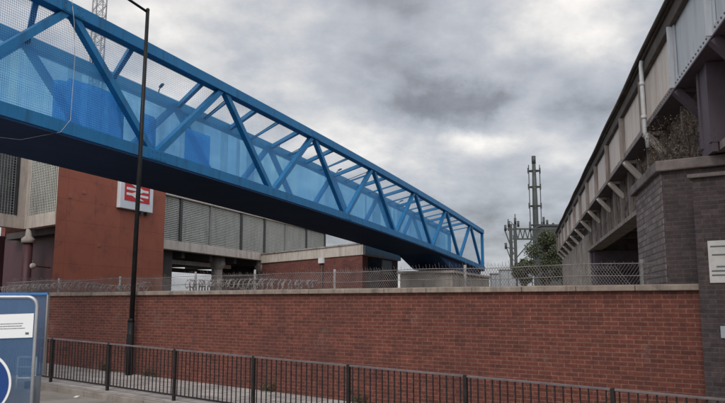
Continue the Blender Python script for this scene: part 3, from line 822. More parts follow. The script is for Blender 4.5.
# web plates, one per bay
bays = [YV0] + ST + [YV1]
webs = []
for i, (ya, yb) in enumerate(zip(bays, bays[1:])):
    new = yb <= 11.9
    j = random.uniform(-.006, .006)
    webs.append((vbox(ya + .012, yb - .012, 0.0 + j, 0.025 + j, ZB, ZW).build('web_plate', M['girder_new'] if new else M['girder'], via), (ya, yb)))
for Y in ST:
    new = Y <= 11.9
    b = MB()
    for dy in (-0.055, 0.055):
        p, q = VP(Y + dy, -0.02, ZB - .02), VP(Y + dy, -0.02, ZW); b.beam(p, q, 0.075, 0.03, up=tuple(VN))
    p, q = VP(Y, -0.075, ZB + .0), VP(Y, -0.075, ZW); b.beam(p, q, 0.03, 0.10, up=tuple(VN))
    b.build('stiffener', M['girder_new'] if new else M['girder_old'], via)
    # raking bracket under the walkway
    b = MB(); b.beam(VP(Y, -0.04, ZB - .05), VP(Y, 0.37, ZB - .52), 0.16, 0.13)
    b.beam(VP(Y, 0.0, ZB - .06), VP(Y, 0.36, ZB - .06), 0.10, 0.08)
    b.build('raking_bracket', M['girder'] if Y > 11.9 else M['girder_soffit'], via)
vbox(YV0, YV1, -0.055, 0.36, ZB - .03, ZB - .003).build('bottom_flange', M['girder_soffit'], via)
vbox(YV0, 11.8, -0.045, -0.008, ZB, ZB + .12).build('bottom_angle', M['girder_new'], via)
vbox(11.8, YV1, -0.045, -0.008, ZB, ZB + .12).build('bottom_angle', M['girder_old'], via)
# parapet cap: heavy dark flange and troughing
b = vbox(YV0, YV1, -0.14, 0.45, 4.93, ZT)
b2 = vbox(YV0, YV1, -0.09, 0.30, ZW + .001, 4.929)
b.v and b.add(b2.v, b2.f)
b.build('parapet_cap', M['cap_dark'], via, bevel=0.02)
b = MB(); b.tube([VP(y, -0.17, 5.0 + .02 * math.sin(y)) for y in [YV0 + i for i in range(59)]], 0.045, 7); b.build('cable_run', M['cap_dark'], via)
# rivets on the near bays
for wp, (ya, yb) in webs:
    if ya < 5.9 or yb > 14.95: continue
    Y = ya + .12
    while Y < yb - .05:
        b = MB(); b.ball(VP(Y, -.047, ZB + .06), 0.019, 8, 5); b.build('rivet', M['rivet'], wp); Y += .155
# inner main girder
vbox(YV0, 32.0, 0.36, 0.42, ZI + .12, ZB - .035).build('main_girder', M['rusty_mottle'], via)
vbox(YV0, 32.0, 0.22, 0.72, ZI, ZI + .118).build('main_girder_flange', M['girder_old'], via)
for Y in (7.2, 8.8, 12.9, 14.9, 16.5, 18.0, 19.6, 21.2, 22.8, 24.5, 26.2, 27.9, 29.6, 31.4):
    vbox(Y - .05, Y + .05, 0.26, 0.358, ZI + .12, ZB - .04).build('web_stiffener', M['girder_old'], via)
for dy in (10.45, 10.95):
    vbox(dy - .06, dy + .06, 0.1, 0.358, ZI + .001 + .12, ZB - .04).build('bearing_stiffener', M['girder_soffit'], via)
vbox(10.4, 11.0, 0.12, 0.20, ZI - .02, ZB - .045).build('bearing_plate', M['girder_soffit'], via)
# deck and cross girders
vbox(YV0, YV1, 0.43, 8.2, 3.1, 3.55).build('deck', M['girder_dark'], via)
Y = -4.0
while Y < 31:
    vbox(Y - .12, Y + .12, 0.43, 7.8, 2.45, 3.098).build('cross_girder', M['girder_dark'], via); Y += 2.9
vbox(YV0, YV1, 8.2, 8.26, 2.3, ZT).build('far_girder', M['girder'], via)
# parapet walkway between fascia top and deck (not seen from the road)
vbox(YV0, YV1, 0.46, 8.1, 3.552, 3.75).build('ballast', M['ground'], via)
# far abutment, ribbed pale concrete
vbox(32.02, YV1, 0.32, 8.0, -2.4, 3.06).build('abutment_wall', M['old_concrete'], via)
for k in range(20):
    y = 32.3 + k * 1.0
    vbox(y, y + .35, 0.22, 0.318, -2.4, 3.0).build('abutment_rib', M['old_concrete'], via)
vbox(31.55, 32.0, 0.335, 8.0, -2.4, 2.2).build('abutment_face', M['girder_soffit'], via)  # front face coloured dark: shade under the deck painted in
vbox(30.9, 31.5, 0.40, 8.0, 1.35, 2.18).build('bearing_shelf', M['girder_soffit'], via)
# downpipe on the fascia
b = MB(); y = 14.25
b.tube([VP(y, -0.13, 4.92), VP(y, -0.15, 4.82), VP(y, -0.15, 3.42), VP(y, -.11, 3.36), VP(y, -.10, 3.1)], 0.044, 10)
for z in (3.7, 4.4): b.tube([VP(y, -0.15, z), VP(y, -0.15, z + .07)], 0.055, 10)
b.build('downpipe', M['pipe_white'], via)

# brick pier carrying the viaduct, behind the wall
A = Vector((4.68, 11.1, 0)); Bp = A + Vector((0.2142, 0.9768, 0)) * 2.6
rt = Vector((0.816, -0.578, 0))
pier = thing('brick_pier', A + rt * 2 + Vector((0, 0, g0 - .1)), 'sooty purple brick pier with stone capping under the railway viaduct', 'pier')
foot = [A, Bp, Bp + rt * 4.2, A + rt * 4.2]
b = MB(); b.prism([tuple(p[:2]) for p in foot], g0 - .6, EYE + 2.02); b.build('brickwork', M['engineering_brick'], pier)
b = MB(); cc = sum(foot, Vector((0, 0, 0))) / 4
c = [A - rt * .1 - VD * .1, Bp - rt * .1 + VD * .1, Bp + rt * 4.3 + VD * .1, A + rt * 4.3 - VD * .1]
b.prism([tuple(p[:2]) for p in c], EYE + 2.023, EYE + 2.19); b.build('capping', M['pier_stone'], pier, bevel=0.02)
# lit side painted in as paler tone: thin leaf of coarser brick
sd = Vector((-VN.x, -VN.y, 0))
b = MB(); a1, b1 = A + sd * .012 + VD * .02, Bp + sd * .012
b.prism([tuple(p[:2]) for p in (A + sd * .001 + VD * .02, Bp + sd * .001, b1, a1)], g0 - .6, EYE + 2.02); b.build('lit_side_facing', M['pier_brick_lit'], pier)

# pilaster on the road side where the wall ends
pil = thing('brick_pilaster', RF(0.3, 11.2, gz(0.3)), 'dark brick pilaster closing the right end of the red boundary wall', 'pilaster')
b = MB(); c = [RF(2.035, 11.06), RF(2.035, 11.74), RF(-4.5, 11.74), RF(-4.5, 11.06)]
b.prism([tuple(p[:2]) for p in c], gz(0) - .5, EYE + 1.76); b.build('brickwork', M['engineering_brick'], pil)
b = MB(); c = [RF(2.09, 11.0), RF(2.09, 11.745), RF(-4.5, 11.745), RF(-4.5, 11.0)]
b.prism([tuple(p[:2]) for p in c], EYE + 1.763, EYE + 1.82); b.build('capping', M['pier_stone'], pil, bevel=0.01)
b = MB(); c = [RF(1.55, 11.16), RF(1.55, 11.70), RF(-4.4, 11.70), RF(-4.4, 11.16)]
b.prism([tuple(p[:2]) for p in c], EYE + 1.823, EYE + 2.1); b.build('upper_course', M['engineering_brick'], pil)
# notices on the pilaster
nq = (NX, NY)
def notice(u0, v0, u1, v1, name, lab, lines, mt, q=11.06, cat='notice'):
    P0 = RF(0, q)
    tl, bl, tr = hit(u0, v0, P0, nq), hit(u0, v1, P0, nq), hit(u1, v0, P0, nq)
    r = Vector((-DX, -DY, 0)); w = (tr - tl).dot(r); h = tl.z - bl.z
    t = thing(name, Vector((tl.x, tl.y, bl.z)) + r * w / 2, lab, cat)
    nf = Vector((-NX, -NY, 0))
    def bx(x0, x1, z0, z1, d0, d1):
        b = MB(); g = lambda x, z, d: Vector((tl.x, tl.y, bl.z + z * h)) + r * x * w + nf * d
        b.hexa([g(x0, z0, d1), g(x1, z0, d1), g(x1, z0, d0), g(x0, z0, d0), g(x0, z1, d1), g(x1, z1, d1), g(x1, z1, d0), g(x0, z1, d0)]); return b
    bx(0, 1, 0, 1, .001, .02).build('plate', mt, t, bevel=0.003)
    ink = MB()
    for (x0, x1, z) in lines:
        q_ = bx(x0, x1, z - .018, z + .018, .021, .0225); ink.add(q_.v, q_.f)
    if lines: ink.build('lettering', M['ink'], t)
plate_grey = plain('notice_plate', (0.55, 0.52, 0.49), 0.5, c2=(0.46, 0.43, 0.40), scale=5)
notice(707.5, 241, 733, 283, 'notice_plate', 'pale rectangular notice plate fixed to the dark pilaster', [(.1, .9, .86), (.15, .85, .66), (.3, .8, .38), (.1, .75, .18), (.1, .9, .28)], plate_grey)
notice(720.5, 326, 729, 338, 'small_marker_plate', 'small pale marker plate low on the dark pilaster', [], M['cabinet'])

# scruffy growth on the pier top and against the girder
def scrub(name, pts, rad, n, mt, lab, cat, leaf, twigs, seed, group=None):
    rnd = random.Random(seed); base = pts[0]
    t = thing(name, base, lab, cat, group)
    b = MB(); tips = []
    b.tube(sorted(pts, key=lambda p: p.y + p.x * .01), leaf * .12, 4)
    for k in range(twigs):
        p = rnd.choice(pts); q = p + Vector((rnd.gauss(0, rad * .5), rnd.gauss(0, rad * .5), abs(rnd.gauss(rad, rad * .4))))
        m_ = (p + q) / 2 + Vector((rnd.gauss(0, rad * .15), rnd.gauss(0, rad * .15), 0))
        b.tube([p, m_, q], [leaf * .10, leaf * .07, leaf * .04], 4); tips += [q, m_]
    b.build('stem', M['bark'], t)
    b = MB()
    for k in range(n):
        q = rnd.choice(tips); o = q + Vector((rnd.gauss(0, rad * .2), rnd.gauss(0, rad * .2), rnd.gauss(0, rad * .22)))
        ax = Vector((rnd.gauss(0, 1), rnd.gauss(0, 1), rnd.gauss(0, .8))).normalized(); bb = ax.cross(Vector((rnd.gauss(0, 1), rnd.gauss(0, 1), rnd.gauss(0, 1)))).normalized()
        l = leaf * rnd.uniform(.5, 1.3)
        b.add([o - ax * l * .5, o + bb * l * .22, o + ax * l * .5, o - bb * l * .22], [(0, 1, 2, 3)])
    b.build('leaves', M[mt], t)
M['dead_leaf'] = plain('dead_growth', (0.17, 0.125, 0.085), 0.8, c2=(0.085, 0.062, 0.045), scale=6)
M['weed'] = plain('weed_green', (0.06, 0.075, 0.03), 0.8, c2=(0.09, 0.08, 0.04), scale=8)
scrub('scrub_growth', [VP(y, w, 2.2 + z) for y in (11.3, 11.7, 12.1, 12.5, 12.9, 13.3) for w in (-.25, .0, .2) for z in (0, .0, .35, .6)], .22, 3600, 'dead_leaf', 'straggly brown scrub growing on the pier top against the girder', 'scrub', .04, 150, 5)
for k, sx in enumerate((15.6, 13.9, 10.2, 7.9)):
    g_ = [RF(sx + .12 * j, Q_WALL - .05, gz(sx) + .0) for j in range(3)]
    scrub('weed', g_, .13, 160, 'weed', 'small weed tuft growing at the foot of the red brick wall', 'weed', .05, 16, 20 + k, 'weeds along the foot of the wall')
M['paper'] = plain('scrap_paper', (0.62, 0.60, 0.57), 0.8)
q = RF(13.0, Q_KERB - .16, gz(13.0) - .108)
b = MB()
b.add([q + Vector(v_) for v_ in ((-.05, -.03, 0), (.04, -.04, .005), (.055, .035, .03), (-.035, .04, .012), (0, 0, .035))], [(0, 1, 4), (1, 2, 4), (2, 3, 4), (3, 0, 4)])
tag(b.build('paper_litter', M['paper']), 'crumpled scrap of white paper lying in the gutter below the kerb', 'litter')

# ------------------------------------------------------------------ background: masts, gantry, trees
def ground_at(x, y): return gp(x, y) - .13
# telecom mast
Y = 110.0
p0 = at(536.5, 245, Y); pt = at(535.0, 158, Y)
gm = ground_at(p0.x, p0.y)
mast = thing('telecom_mast', (p0.x, p0.y, gm), 'tall slender dark mast with ringed aerials beyond the trees', 'mast')
b = MB(); b.tube([(p0.x, p0.y, gm), (p0.x, p0.y, p0.z + 6), (p0.x, p0.y, pt.z)], [0.50, .42, 0.26], 12); b.build('pole', M['mast'], mast)
b = MB(); b.tube([(p0.x, p0.y, pt.z - .9), (p0.x, p0.y, pt.z + .3)], 0.32, 12); b.build('head', M['mast'], mast)
for v in (171, 187, 206, 225):
    zc_ = at(536, v, Y).z; b = MB()
    b.beam((p0.x - 1.0, p0.y, zc_), (p0.x + 1.0, p0.y, zc_), 0.3, 0.14)
    b.tube([(p0.x + .85 * math.cos(a), p0.y + .85 * math.sin(a), zc_) for a in [k * math.pi / 6 for k in range(13)]], 0.07, 5)
    for sx in (-.9, .9): b.beam((p0.x + sx, p0.y, zc_ - .4), (p0.x + sx, p0.y, zc_ + .5), 0.2, 0.2)
    b.build('platform', M['mast'], mast)
for sx in (-.85, .85):
    b = MB(); b.tube([(p0.x + sx, p0.y - .1, gm), (p0.x + sx, p0.y - .1, at(536, 165, Y).z)], 0.075, 5); b.build('feeder_cable', M['mast'], mast)
# lattice mast behind the bridge, upper left
Y = 58.0
p = at(99.5, 10, Y); gm = ground_at(p.x, p.y)
lat = thing('lattice_mast', (p.x, p.y, gm), 'grey lattice mast rising behind the footbridge beside the street lamp arm', 'mast')
ztop = at(99, -60, Y).z; hwid = 0.42
for sx in (-1, 1):
    for sy in (-1, 1):
        b = MB(); b.beam((p.x + sx * hwid, p.y + sy * hwid, gm), (p.x + sx * hwid, p.y + sy * hwid, ztop), 0.09, 0.09); b.build('leg', M['lattice'], lat)
b = MB(); z = gm; k = 0
while z < ztop - .9:
    for sy in (-1, 1):
        b.beam((p.x - hwid, p.y + sy * hwid, z), (p.x + hwid, p.y + sy * hwid, z + .9), 0.04, 0.04)
        b.beam((p.x + hwid, p.y + sy * hwid, z), (p.x - hwid, p.y + sy * hwid, z + .9), 0.04, 0.04)
        b.beam((p.x - hwid, p.y + sy * hwid, z), (p.x + hwid, p.y + sy * hwid, z), 0.045, 0.045)
        b.beam((p.x + sy * hwid, p.y - hwid, z), (p.x + sy * hwid, p.y + hwid, z + .9), 0.04, 0.04)
    z += .9
b.build('bracing', M['lattice'], lat)
# overhead-line gantry
Y = 72.0
gm_ = at(514, 270, Y); gm = ground_at(gm_.x, gm_.y)
gan = thing('overhead_line_gantry', (gm_.x, gm_.y, gm), 'steel overhead-line gantry with insulators just past the end of the footbridge', 'gantry')
mastx = gm_.x
def GX(u): return at(u, 250, Y).x
def GZ(v): return at(514, v, Y).z
b = MB()
for sx in (-.22, .22): b.beam((mastx + sx, Y, gm), (mastx + sx, Y, GZ(224)), 0.12, 0.3)
z = gm
while z < GZ(228):
    b.beam((mastx - .22, Y, z), (mastx + .22, Y, z + .6), 0.05, 0.05); b.beam((mastx + .22, Y, z + .6), (mastx - .22, Y, z + 1.2), 0.05, 0.05); z += 1.2
b.build('mast', M['mast'], gan)
b = MB(); xa, xb = GX(505), GX(562); zt, zl = GZ(229), GZ(239)
b.beam((mastx, Y, zt), (xb, Y, zt), 0.16, 0.16); b.beam((mastx, Y, zl), (xb, Y, zl), 0.16, 0.16)
n = 10
for k in range(n):
    x0, x1 = mastx + (xb - mastx) * k / n, mastx + (xb - mastx) * (k + 1) / n
    b.beam((x0, Y, zl), ((x0 + x1) / 2, Y, zt), 0.09, 0.09); b.beam(((x0 + x1) / 2, Y, zt), (x1, Y, zl), 0.09, 0.09)
b.build('lattice_boom', M['mast'], gan)
b = MB(); b.beam((xa, Y, GZ(229)), (mastx, Y, GZ(229)), 0.1, 0.1); b.beam((xa, Y, GZ(229)), (mastx, Y, GZ(254)), 0.1, 0.1)
b.beam((xa, Y, GZ(247)), (mastx, Y, GZ(249)), 0.08, 0.08); b.beam((GX(533), Y, GZ(239)), (mastx + .1, Y, GZ(260)), 0.1, 0.1)
b.beam((xa, Y, GZ(243)), (mastx, Y, GZ(268)), 0.08, 0.08); b.build('cantilever', M['mast'], gan)
for u, v in ((506, 228), (509.5, 224), (516, 221), (519, 224), (531, 228), (506, 246)):
    b = MB(); x = GX(u); b.tube([(x, Y, GZ(v + 3)), (x, Y, GZ(v - 3))], 0.12, 8); b.build('insulator', M['dark_frame'], gan)
b = MB(); x = GX(562); b.beam((x, Y, ground_at(x, Y)), (x, Y, zt), 0.4, 0.4); b.build('mast', M['mast'], gan)
for u, v0 in ((516, 214), (509, 219)):
    b = MB(); x = GX(u); b.tube([(x, Y, GZ(231)), (x, Y, GZ(v0))], 0.05, 5); b.build('finial', M['mast'], gan)

def tree(u, vtop, vbot, wpx, Y, lab, mt, n, seed, leaf=0.3):
    rnd = random.Random(seed)
    c = at(u, (vtop + vbot) / 2, Y); rx = wpx / F * Y / 2; hz = (at(u, vtop, Y).z - at(u, vbot, Y).z) / 2
    g = ground_at(c.x, c.y)
    t = thing('tree', (c.x, c.y, g), lab, 'tree', 'trees beyond the wall')
    b = MB(); tp = Vector((c.x, c.y, c.z + hz * .3))
    b.tube([(c.x, c.y, g - .1), (c.x + .1, c.y, (g + tp.z) / 2), tp], 0.2, 8, r1=0.05)
    clumps = []
    for k in range(16):
        a = rnd.uniform(0, 6.283); rr = rnd.uniform(.25, 1) ** .6; zz_ = rnd.uniform(-1, 1)
        k_ = math.sqrt(max(0.05, 1 - zz_ * zz_ * .8))
        q = Vector((c.x + rx * .8 * rr * k_ * math.cos(a), c.y + rx * .8 * rr * k_ * math.sin(a), c.z + hz * .85 * zz_))
        clumps.append((q, rx * rnd.uniform(.22, .42)))
        b.tube([Vector((c.x, c.y, max(g + .5, q.z - rx * .5))), q], 0.06, 5, r1=0.015)
    b.build('trunk', M['bark'], t)
    b = MB()
    for k in range(n):
        q, r = clumps[k % len(clumps)]
        d = Vector((rnd.gauss(0, 1), rnd.gauss(0, 1), rnd.gauss(0, 1))).normalized() * r * rnd.uniform(.3, 1.12)
        o = q + d
        if o.z < g + .3: continue
        ax = Vector((rnd.gauss(0, 1), rnd.gauss(0, 1), rnd.gauss(0, .6))).normalized(); bx_ = ax.cross(Vector((rnd.gauss(0, 1), rnd.gauss(0, 1), rnd.gauss(0, 1)))).normalized()
        l = leaf * rnd.uniform(.6, 1.3)
        b.add([o - ax * l * .5, o + bx_ * l * .28, o + ax * l * .5, o - bx_ * l * .28], [(0, 1, 2, 3)])
    b.build('crown', M[mt], t)
tree(545, 231, 284, 44, 62, 'green bushy tree between the gantry and the viaduct, nearest the mast', 'leaf', 15000, 1, .17)
tree(561, 236, 280, 30, 66, 'dark green tree tight against the far end of the viaduct', 'leaf_dark', 14000, 2, .18)
tree(525, 260, 284, 26, 58, 'low green shrubby tree at the foot of the overhead-line gantry', 'leaf', 7000, 3, .16)
# dark block behind the trees
Y = 85.0
c0, c1 = at(543, 250, Y), at(560, 250, Y); gb = ground_at(c0.x, Y); zt = at(550, 226, Y).z
blk = thing('plant_building', ((c0.x + c1.x) / 2, Y + 2, gb), 'dark flat-roofed plant building with rooftop flues behind the trees', 'building')
b = MB(); b.box(c0.x, c1.x, Y, Y + 5, gb, zt); b.build('wall', M['leaf_dark'] if False else M['mast'], blk)
b = MB(); b.box(c0.x - .15, c1.x + .15, Y - .15, Y + 5.15, zt + .002, zt + .2); b.build('roof', M['dark_frame'], blk)
for u, v in ((546.5, 216), (550, 219), (556, 222)):
    x = at(u, 240, Y).x; b = MB(); b.tube([(x, Y + 1, zt + .2), (x, Y + 1, at(u, v, Y).z)], 0.14, 8); b.build('flue', M['mast'], blk)
# trackside cabinets
for k, (u0, u1, vt, Y, lab) in enumerate(((492, 499, 274, 60, 'pale narrow trackside cabinet closest to the end of the footbridge'), (501, 516, 270, 66, 'wide pale trackside cabinet at the foot of the gantry'))):
    a, c = at(u0, 280, Y), at(u1, 280, Y); g = ground_at(a.x, Y); zt = at(u0, vt, Y).z
    t = thing('trackside_cabinet', ((a.x + c.x) / 2, Y + .4, g), lab, 'cabinet', 'trackside cabinets')
    b = MB(); b.box(a.x, c.x, Y, Y + .9, g - .1, zt); b.build('body', M['cabinet'], t, bevel=.03)
    b = MB(); b.box(a.x - .06, c.x + .06, Y - .08, Y + .98, zt + .002, zt + .08); b.build('lid', M['old_concrete'], t)
    b = MB(); m_ = (a.x + c.x) / 2; b.box(m_ - .012, m_ + .012, Y - .012, Y - .001, g + .2, zt - .1); b.build('door_seam', M['dark_frame'], t)

# ------------------------------------------------------------------ blue board at the lower left
Y = 4.1
def flat(u, v, Y): return at(u, v, Y)
xr = at(34.5, 350, Y).x; xl = xr - 1.1
zt = at(20, 297, Y).z; gb = gp(xl, Y)
board = thing('blue_tinted_board', ((xl + xr) / 2, Y, gb), 'blue tinted board in a rounded steel frame standing at the roadside', 'board')
zb = gb + 0.35; rr = 0.055
pts = [(xr, Y, zb)]
pts += [(xr - rr + rr * math.cos(a), Y, zt - rr + rr * math.sin(a)) for a in [k * math.pi / 16 for k in range(9)]]
pts += [(xl + rr - rr * math.sin(a), Y, zt - rr + rr * math.cos(a)) for a in [k * math.pi / 16 for k in range(9)]]
pts += [(xl, Y, zb)]
b = MB(); b.tube(pts, 0.0105, 8); b.tube([(xl, Y, zb), (xr, Y, zb)], 0.0105, 8); b.build('frame', M['steel_tube'], board)
b = MB(); b.box(xl + .008, xr - .008, Y - .002, Y + .002, zb, zt - .008); b.build('tinted_panel', M['tinted'], board)
Yb = Y + .22
xr2 = at(44.5, 350, Yb).x; zt2 = at(30, 292.6, Yb).z; zb2 = at(41, 375, Yb).z
b = MB(); b.box(xl, xr2, Yb - .002, Yb + .002, zb2, zt2 - .012); b.build('rear_panel', M['tinted'], board)
b = MB(); b.box(xl, xr2 + .004, Yb - .012, Yb + .012, zt2 - .012, zt2); b.build('top_trim', M['board_blue'], board)
b = MB(); b.box(xr2, xr2 + .008, Yb - .012, Yb + .012, zb2, zt2 - .0125); b.build('edge_trim', M['old_concrete'], board)
xp = at(37, 390, Yb - .1).x
b = MB(); b.tube([(xp, Yb - .1, gb - .1), (xp, Yb - .1, at(37, 374, Yb).z)], 0.019, 10); b.build('post', M['grey_metal'], board)
b = MB(); b.tube([(xl + .1, Yb - .1, gb - .1), (xl + .1, Yb - .1, zb2)], 0.019, 10); b.build('post', M['grey_metal'], board)
b = MB(); x = at(29, 386, Y + .05).x; b.box(x - .012, x + .012, Y + .02, Y + .06, at(29, 389, Y).z, at(29, 382, Y).z); b.build('catch', M['dark_frame'], board)
# notice stuck on the board
n0, n1 = at(-8, 314, Y), at(33, 338, Y)
t = thing('paper_notice', ((n0.x + n1.x) / 2, Y - .01, n1.z), 'white printed notice with three lines of text on the blue board', 'notice')
tilt = 0.004
b = MB(); b.hexa([(n0.x, Y - .008, n1.z - tilt), (n1.x, Y - .008, n1.z + tilt), (n1.x, Y - .0045, n1.z + tilt), (n0.x, Y - .0045, n1.z - tilt),
                  (n0.x, Y - .008, n0.z - tilt), (n1.x, Y - .008, n0.z + tilt), (n1.x, Y - .0045, n0.z + tilt), (n0.x, Y - .0045, n0.z - tilt)])
b.build('sheet', M['sign_white'], t)
b = MB(); h = n0.z - n1.z; w = n1.x - n0.x
for k, zf in enumerate((.60, .50, .40)):
    x = .08 + .0 * k
    while x < (.74, .72, .80)[k]:
        l = random.uniform(.02, .06); b.box(n0.x + x * w, n0.x + (x + l) * w, Y - .0095, Y - .0082, n1.z + zf * h - .0018 + (x - .5) * .008, n1.z + zf * h + .0018 + (x - .5) * .008); x += l + .012
b.build('lettering', M['ink'], t)
b = MB(); b.box(n0.x + .83 * w, n0.x + .91 * w, Y - .0095, Y - .0082, n1.z + .15 * h, n1.z + .24 * h); b.build('emblem', M['ink'], t)
# round blue sign in front
Yr = 3.9
c = at(-20.5, 384, Yr); rad = 31 / F * Yr
t = thing('round_blue_sign', (c.x, Yr, c.z - rad), 'round blue road sign with white rim, cut by the left picture edge', 'road sign')
b = MB(); b.disc(c, (0, 1, 0), rad, 0.006, 56); b.build('rim', M['sign_white'], t)
b = MB(); b.disc(c + Vector((0, -.005, 0)), (0, 1, 0), rad * .925, 0.003, 56); b.build('face', M['disc_blue'], t)
b = MB(); b.tube([(c.x, Yr + .03, gp(c.x, Yr) - .1), (c.x, Yr + .03, c.z + rad * .6)], 0.022, 10); b.build('post', M['grey_metal'], t)
# white tube frame standing in for a reflection in the blue board
Yh = 15.2
a, c2 = at(17, 378, Yh), at(35, 378, Yh); zt = at(25, 357, Yh).z; zm = at(25, 367, Yh).z; gh = gp(a.x, Yh)
t = thing('reflection_frame', ((a.x + c2.x) / 2, Yh, gh), 'white tube frame standing in for a reflection past the blue board', 'reflection stand-in')
b = MB()
for x in (a.x, c2.x): b.tube([(x, Yh, gh - .05), (x, Yh, zt)], 0.022, 8)
b.build('upright', M['white_panel'], t)
b = MB()
for z in (zt, zm, a.z): b.tube([(a.x, Yh, z), (c2.x, Yh, z)], 0.02, 8)
b.build('crossbar', M['white_panel'], t)

# ------------------------------------------------------------------ sky, sun, camera
SUN_AZ, SUN_EL = R(-163), R(46)      # azimuth measured from +Y towards +X
w = bpy.data.worlds.new('World'); scene.world = w; w.use_nodes = True
nt = w.node_tree; nt.nodes.clear()
out = nt.nodes.new('ShaderNodeOutputWorld')
sky = N(nt, 'ShaderNodeTexSky'); sky.sky_type = 'NISHITA'; sky.sun_disc = False
sky.sun_elevation = SUN_EL; sky.sun_rotation = SUN_AZ; sky.air_density = 1.0; sky.dust_density = 2.0
bg1 = N(nt, 'ShaderNodeBackground', Strength=0.10); L(nt, sky.outputs[0], bg1.inputs['Color'])
tc = N(nt, 'ShaderNodeTexCoord')
sx = N(nt, 'ShaderNodeSeparateXYZ'); L(nt, tc.outputs['Generated'], sx.inputs[0])
zc = N(nt, 'ShaderNodeMath', operation='MAXIMUM'); zc.inputs[1].default_value = 0.0; L(nt, sx.outputs['Z'], zc.inputs[0])
za = N(nt, 'ShaderNodeMath', operation='ADD'); za.inputs[1].default_value = 0.38; L(nt, zc.outputs[0], za.inputs[0])
px = N(nt, 'ShaderNodeMath', operation='DIVIDE'); L(nt, sx.outputs['X'], px.inputs[0]); L(nt, za.outputs[0], px.inputs[1])
py = N(nt, 'ShaderNodeMath', operation='DIVIDE'); L(nt, sx.outputs['Y'], py.inputs[0]); L(nt, za.outputs[0], py.inputs[1])
cv = N(nt, 'ShaderNodeCombineXYZ'); L(nt, px.outputs[0], cv.inputs[0]); L(nt, py.outputs[0], cv.inputs[1]); cv.inputs[2].default_value = 3.7
n1 = N(nt, 'ShaderNodeTexNoise', Scale=2.3, Detail=10.0, Roughness=0.50, Distortion=0.0); L(nt, cv.outputs[0], n1.inputs['Vector'])
n2 = N(nt, 'ShaderNodeTexNoise', Scale=6.5, Detail=12.0, Roughness=0.58, Distortion=0.0); L(nt, cv.outputs[0], n2.inputs['Vector'])
mxn = N(nt, 'ShaderNodeMix'); mxn.data_type = 'FLOAT'; mxn.inputs[0].default_value = 0.42
L(nt, n1.outputs['Fac'], mxn.inputs[2]); L(nt, n2.outputs['Fac'], mxn.inputs[3])
wq = N(nt, 'ShaderNodeTexNoise', Scale=9.0, Detail=8.0, Roughness=0.6); L(nt, tc.outputs['Generated'], wq.inputs['Vector'])
wa = N(nt, 'ShaderNodeVectorMath', operation='MULTIPLY_ADD'); L(nt, wq.outputs['Color'], wa.inputs[0]); wa.inputs[1].default_value = (0.11, 0.11, 0.07); L(nt, tc.outputs['Generated'], wa.inputs[2])
wv = N(nt, 'ShaderNodeVectorMath', operation='SUBTRACT'); L(nt, wa.outputs[0], wv.inputs[0]); wv.inputs[1].default_value = (0.055, 0.055, 0.035)
val = mxn.outputs[0]
def blob(u, v, rad, amt, val, sq=1.0):
    a, b_ = ray(u, v); d = Vector((a, 1, b_)).normalized()
    vs = N(nt, 'ShaderNodeVectorMath', operation='SUBTRACT'); L(nt, wv.outputs[0], vs.inputs[0]); vs.inputs[1].default_value = d
    vm = N(nt, 'ShaderNodeVectorMath', operation='MULTIPLY'); L(nt, vs.outputs[0], vm.inputs[0]); vm.inputs[1].default_value = (1, 1, sq)
    ln = N(nt, 'ShaderNodeVectorMath', operation='LENGTH'); L(nt, vm.outputs[0], ln.inputs[0])
    mr = N(nt, 'ShaderNodeMapRange'); mr.interpolation_type = 'SMOOTHSTEP'
    mr.inputs['From Min'].default_value = 0; mr.inputs['From Max'].default_value = rad; mr.inputs['To Min'].default_value = amt; mr.inputs['To Max'].default_value = 0
    L(nt, ln.outputs['Value'], mr.inputs['Value'])
    ad = N(nt, 'ShaderNodeMath', operation='ADD'); L(nt, val, ad.inputs[0]); L(nt, mr.outputs[0], ad.inputs[1])
    return ad.outputs[0]
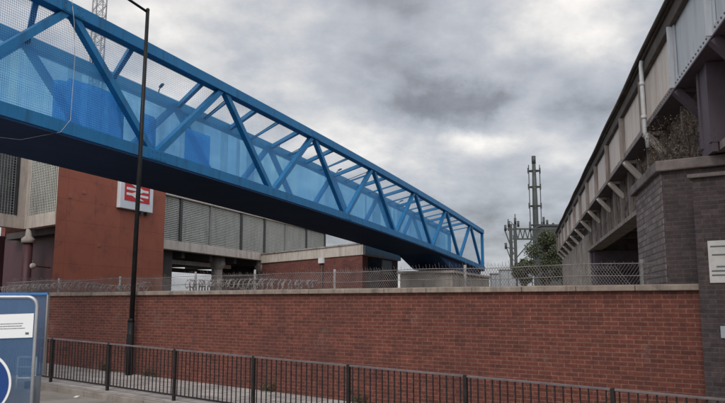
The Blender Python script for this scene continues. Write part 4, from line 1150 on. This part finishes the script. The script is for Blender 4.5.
# thick cloud bank and thin bright breaks, as clouds in the sky
val = blob(450, 104, 0.095, -0.20, val, 2.0)
val = blob(405, 110, 0.06, -0.11, val, 2.0)
val = blob(492, 104, 0.06, -0.13, val, 2.0)
val = blob(470, 122, 0.05, -0.05, val, 3.5)
val = blob(395, 60, 0.16, -0.05, val, 1.5)
val = blob(590, 10, 0.15, 0.18, val, 1.6)
val = blob(560, 140, 0.10, 0.03, val, 2.5)
val = blob(370, 150, 0.10, 0.11, val, 2.2)
val = blob(455, 138, 0.05, 0.10, val, 3.0)
val = blob(480, 146, 0.08, 0.09, val, 3.5)
val = blob(560, 160, 0.10, 0.05, val, 4.0)
val = blob(520, 40, 0.08, 0.05, val, 2.0)
val = blob(590, 110, 0.09, -0.07, val, 2.5)
val = blob(190, 20, 0.22, 0.05, val)
rp = ramp(nt, [(0.16, (0.085, 0.087, 0.094)), (0.35, (0.215, 0.222, 0.24)), (0.45, (0.335, 0.35, 0.38)), (0.53, (0.42, 0.432, 0.46)), (0.61, (0.56, 0.555, 0.55)), (0.74, (0.84, 0.80, 0.755))])
L(nt, val, rp.inputs['Fac'])
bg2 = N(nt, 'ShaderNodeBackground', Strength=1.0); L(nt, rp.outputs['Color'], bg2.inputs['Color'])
gl_ = N(nt, 'ShaderNodeMapRange'); gl_.interpolation_type = 'SMOOTHSTEP'      # unseen sky behind the camera brightened, added to light facing surfaces
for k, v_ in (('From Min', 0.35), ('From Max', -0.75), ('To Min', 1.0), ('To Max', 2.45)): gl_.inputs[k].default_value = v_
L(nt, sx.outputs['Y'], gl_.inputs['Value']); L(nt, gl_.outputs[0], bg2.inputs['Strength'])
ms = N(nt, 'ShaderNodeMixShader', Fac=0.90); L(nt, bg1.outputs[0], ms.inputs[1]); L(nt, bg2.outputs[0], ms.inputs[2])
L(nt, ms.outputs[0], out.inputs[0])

sl = bpy.data.lights.new('sun', 'SUN'); sl.energy = 1.3; sl.angle = R(30); sl.color = (1.0, 0.96, 0.9)
so = bpy.data.objects.new('sun', sl); COL.objects.link(so)
sd_ = Vector((math.sin(SUN_AZ) * math.cos(SUN_EL), math.cos(SUN_AZ) * math.cos(SUN_EL), math.sin(SUN_EL)))
so.rotation_euler = (-sd_).to_track_quat('-Z', 'Y').to_euler(); so.location = (-20, 0, 30)

cam = bpy.data.cameras.new('camera'); co = bpy.data.objects.new('camera', cam); COL.objects.link(co)
co.location = (0, 0, EYE); co.rotation_euler = (R(90) + PITCH, 0, 0)
cam.sensor_fit = 'HORIZONTAL'; cam.sensor_width = 36.0; cam.lens = 36.0 * F / 725.0
cam.clip_start = 0.05; cam.clip_end = 6000
scene.camera = co
vs = scene.view_settings
vs.view_transform = 'Standard'; vs.look = 'None'; vs.exposure = 0.40; vs.gamma = 1.0; vs.use_curve_mapping = False
scene.cycles.transparent_max_bounces = 24
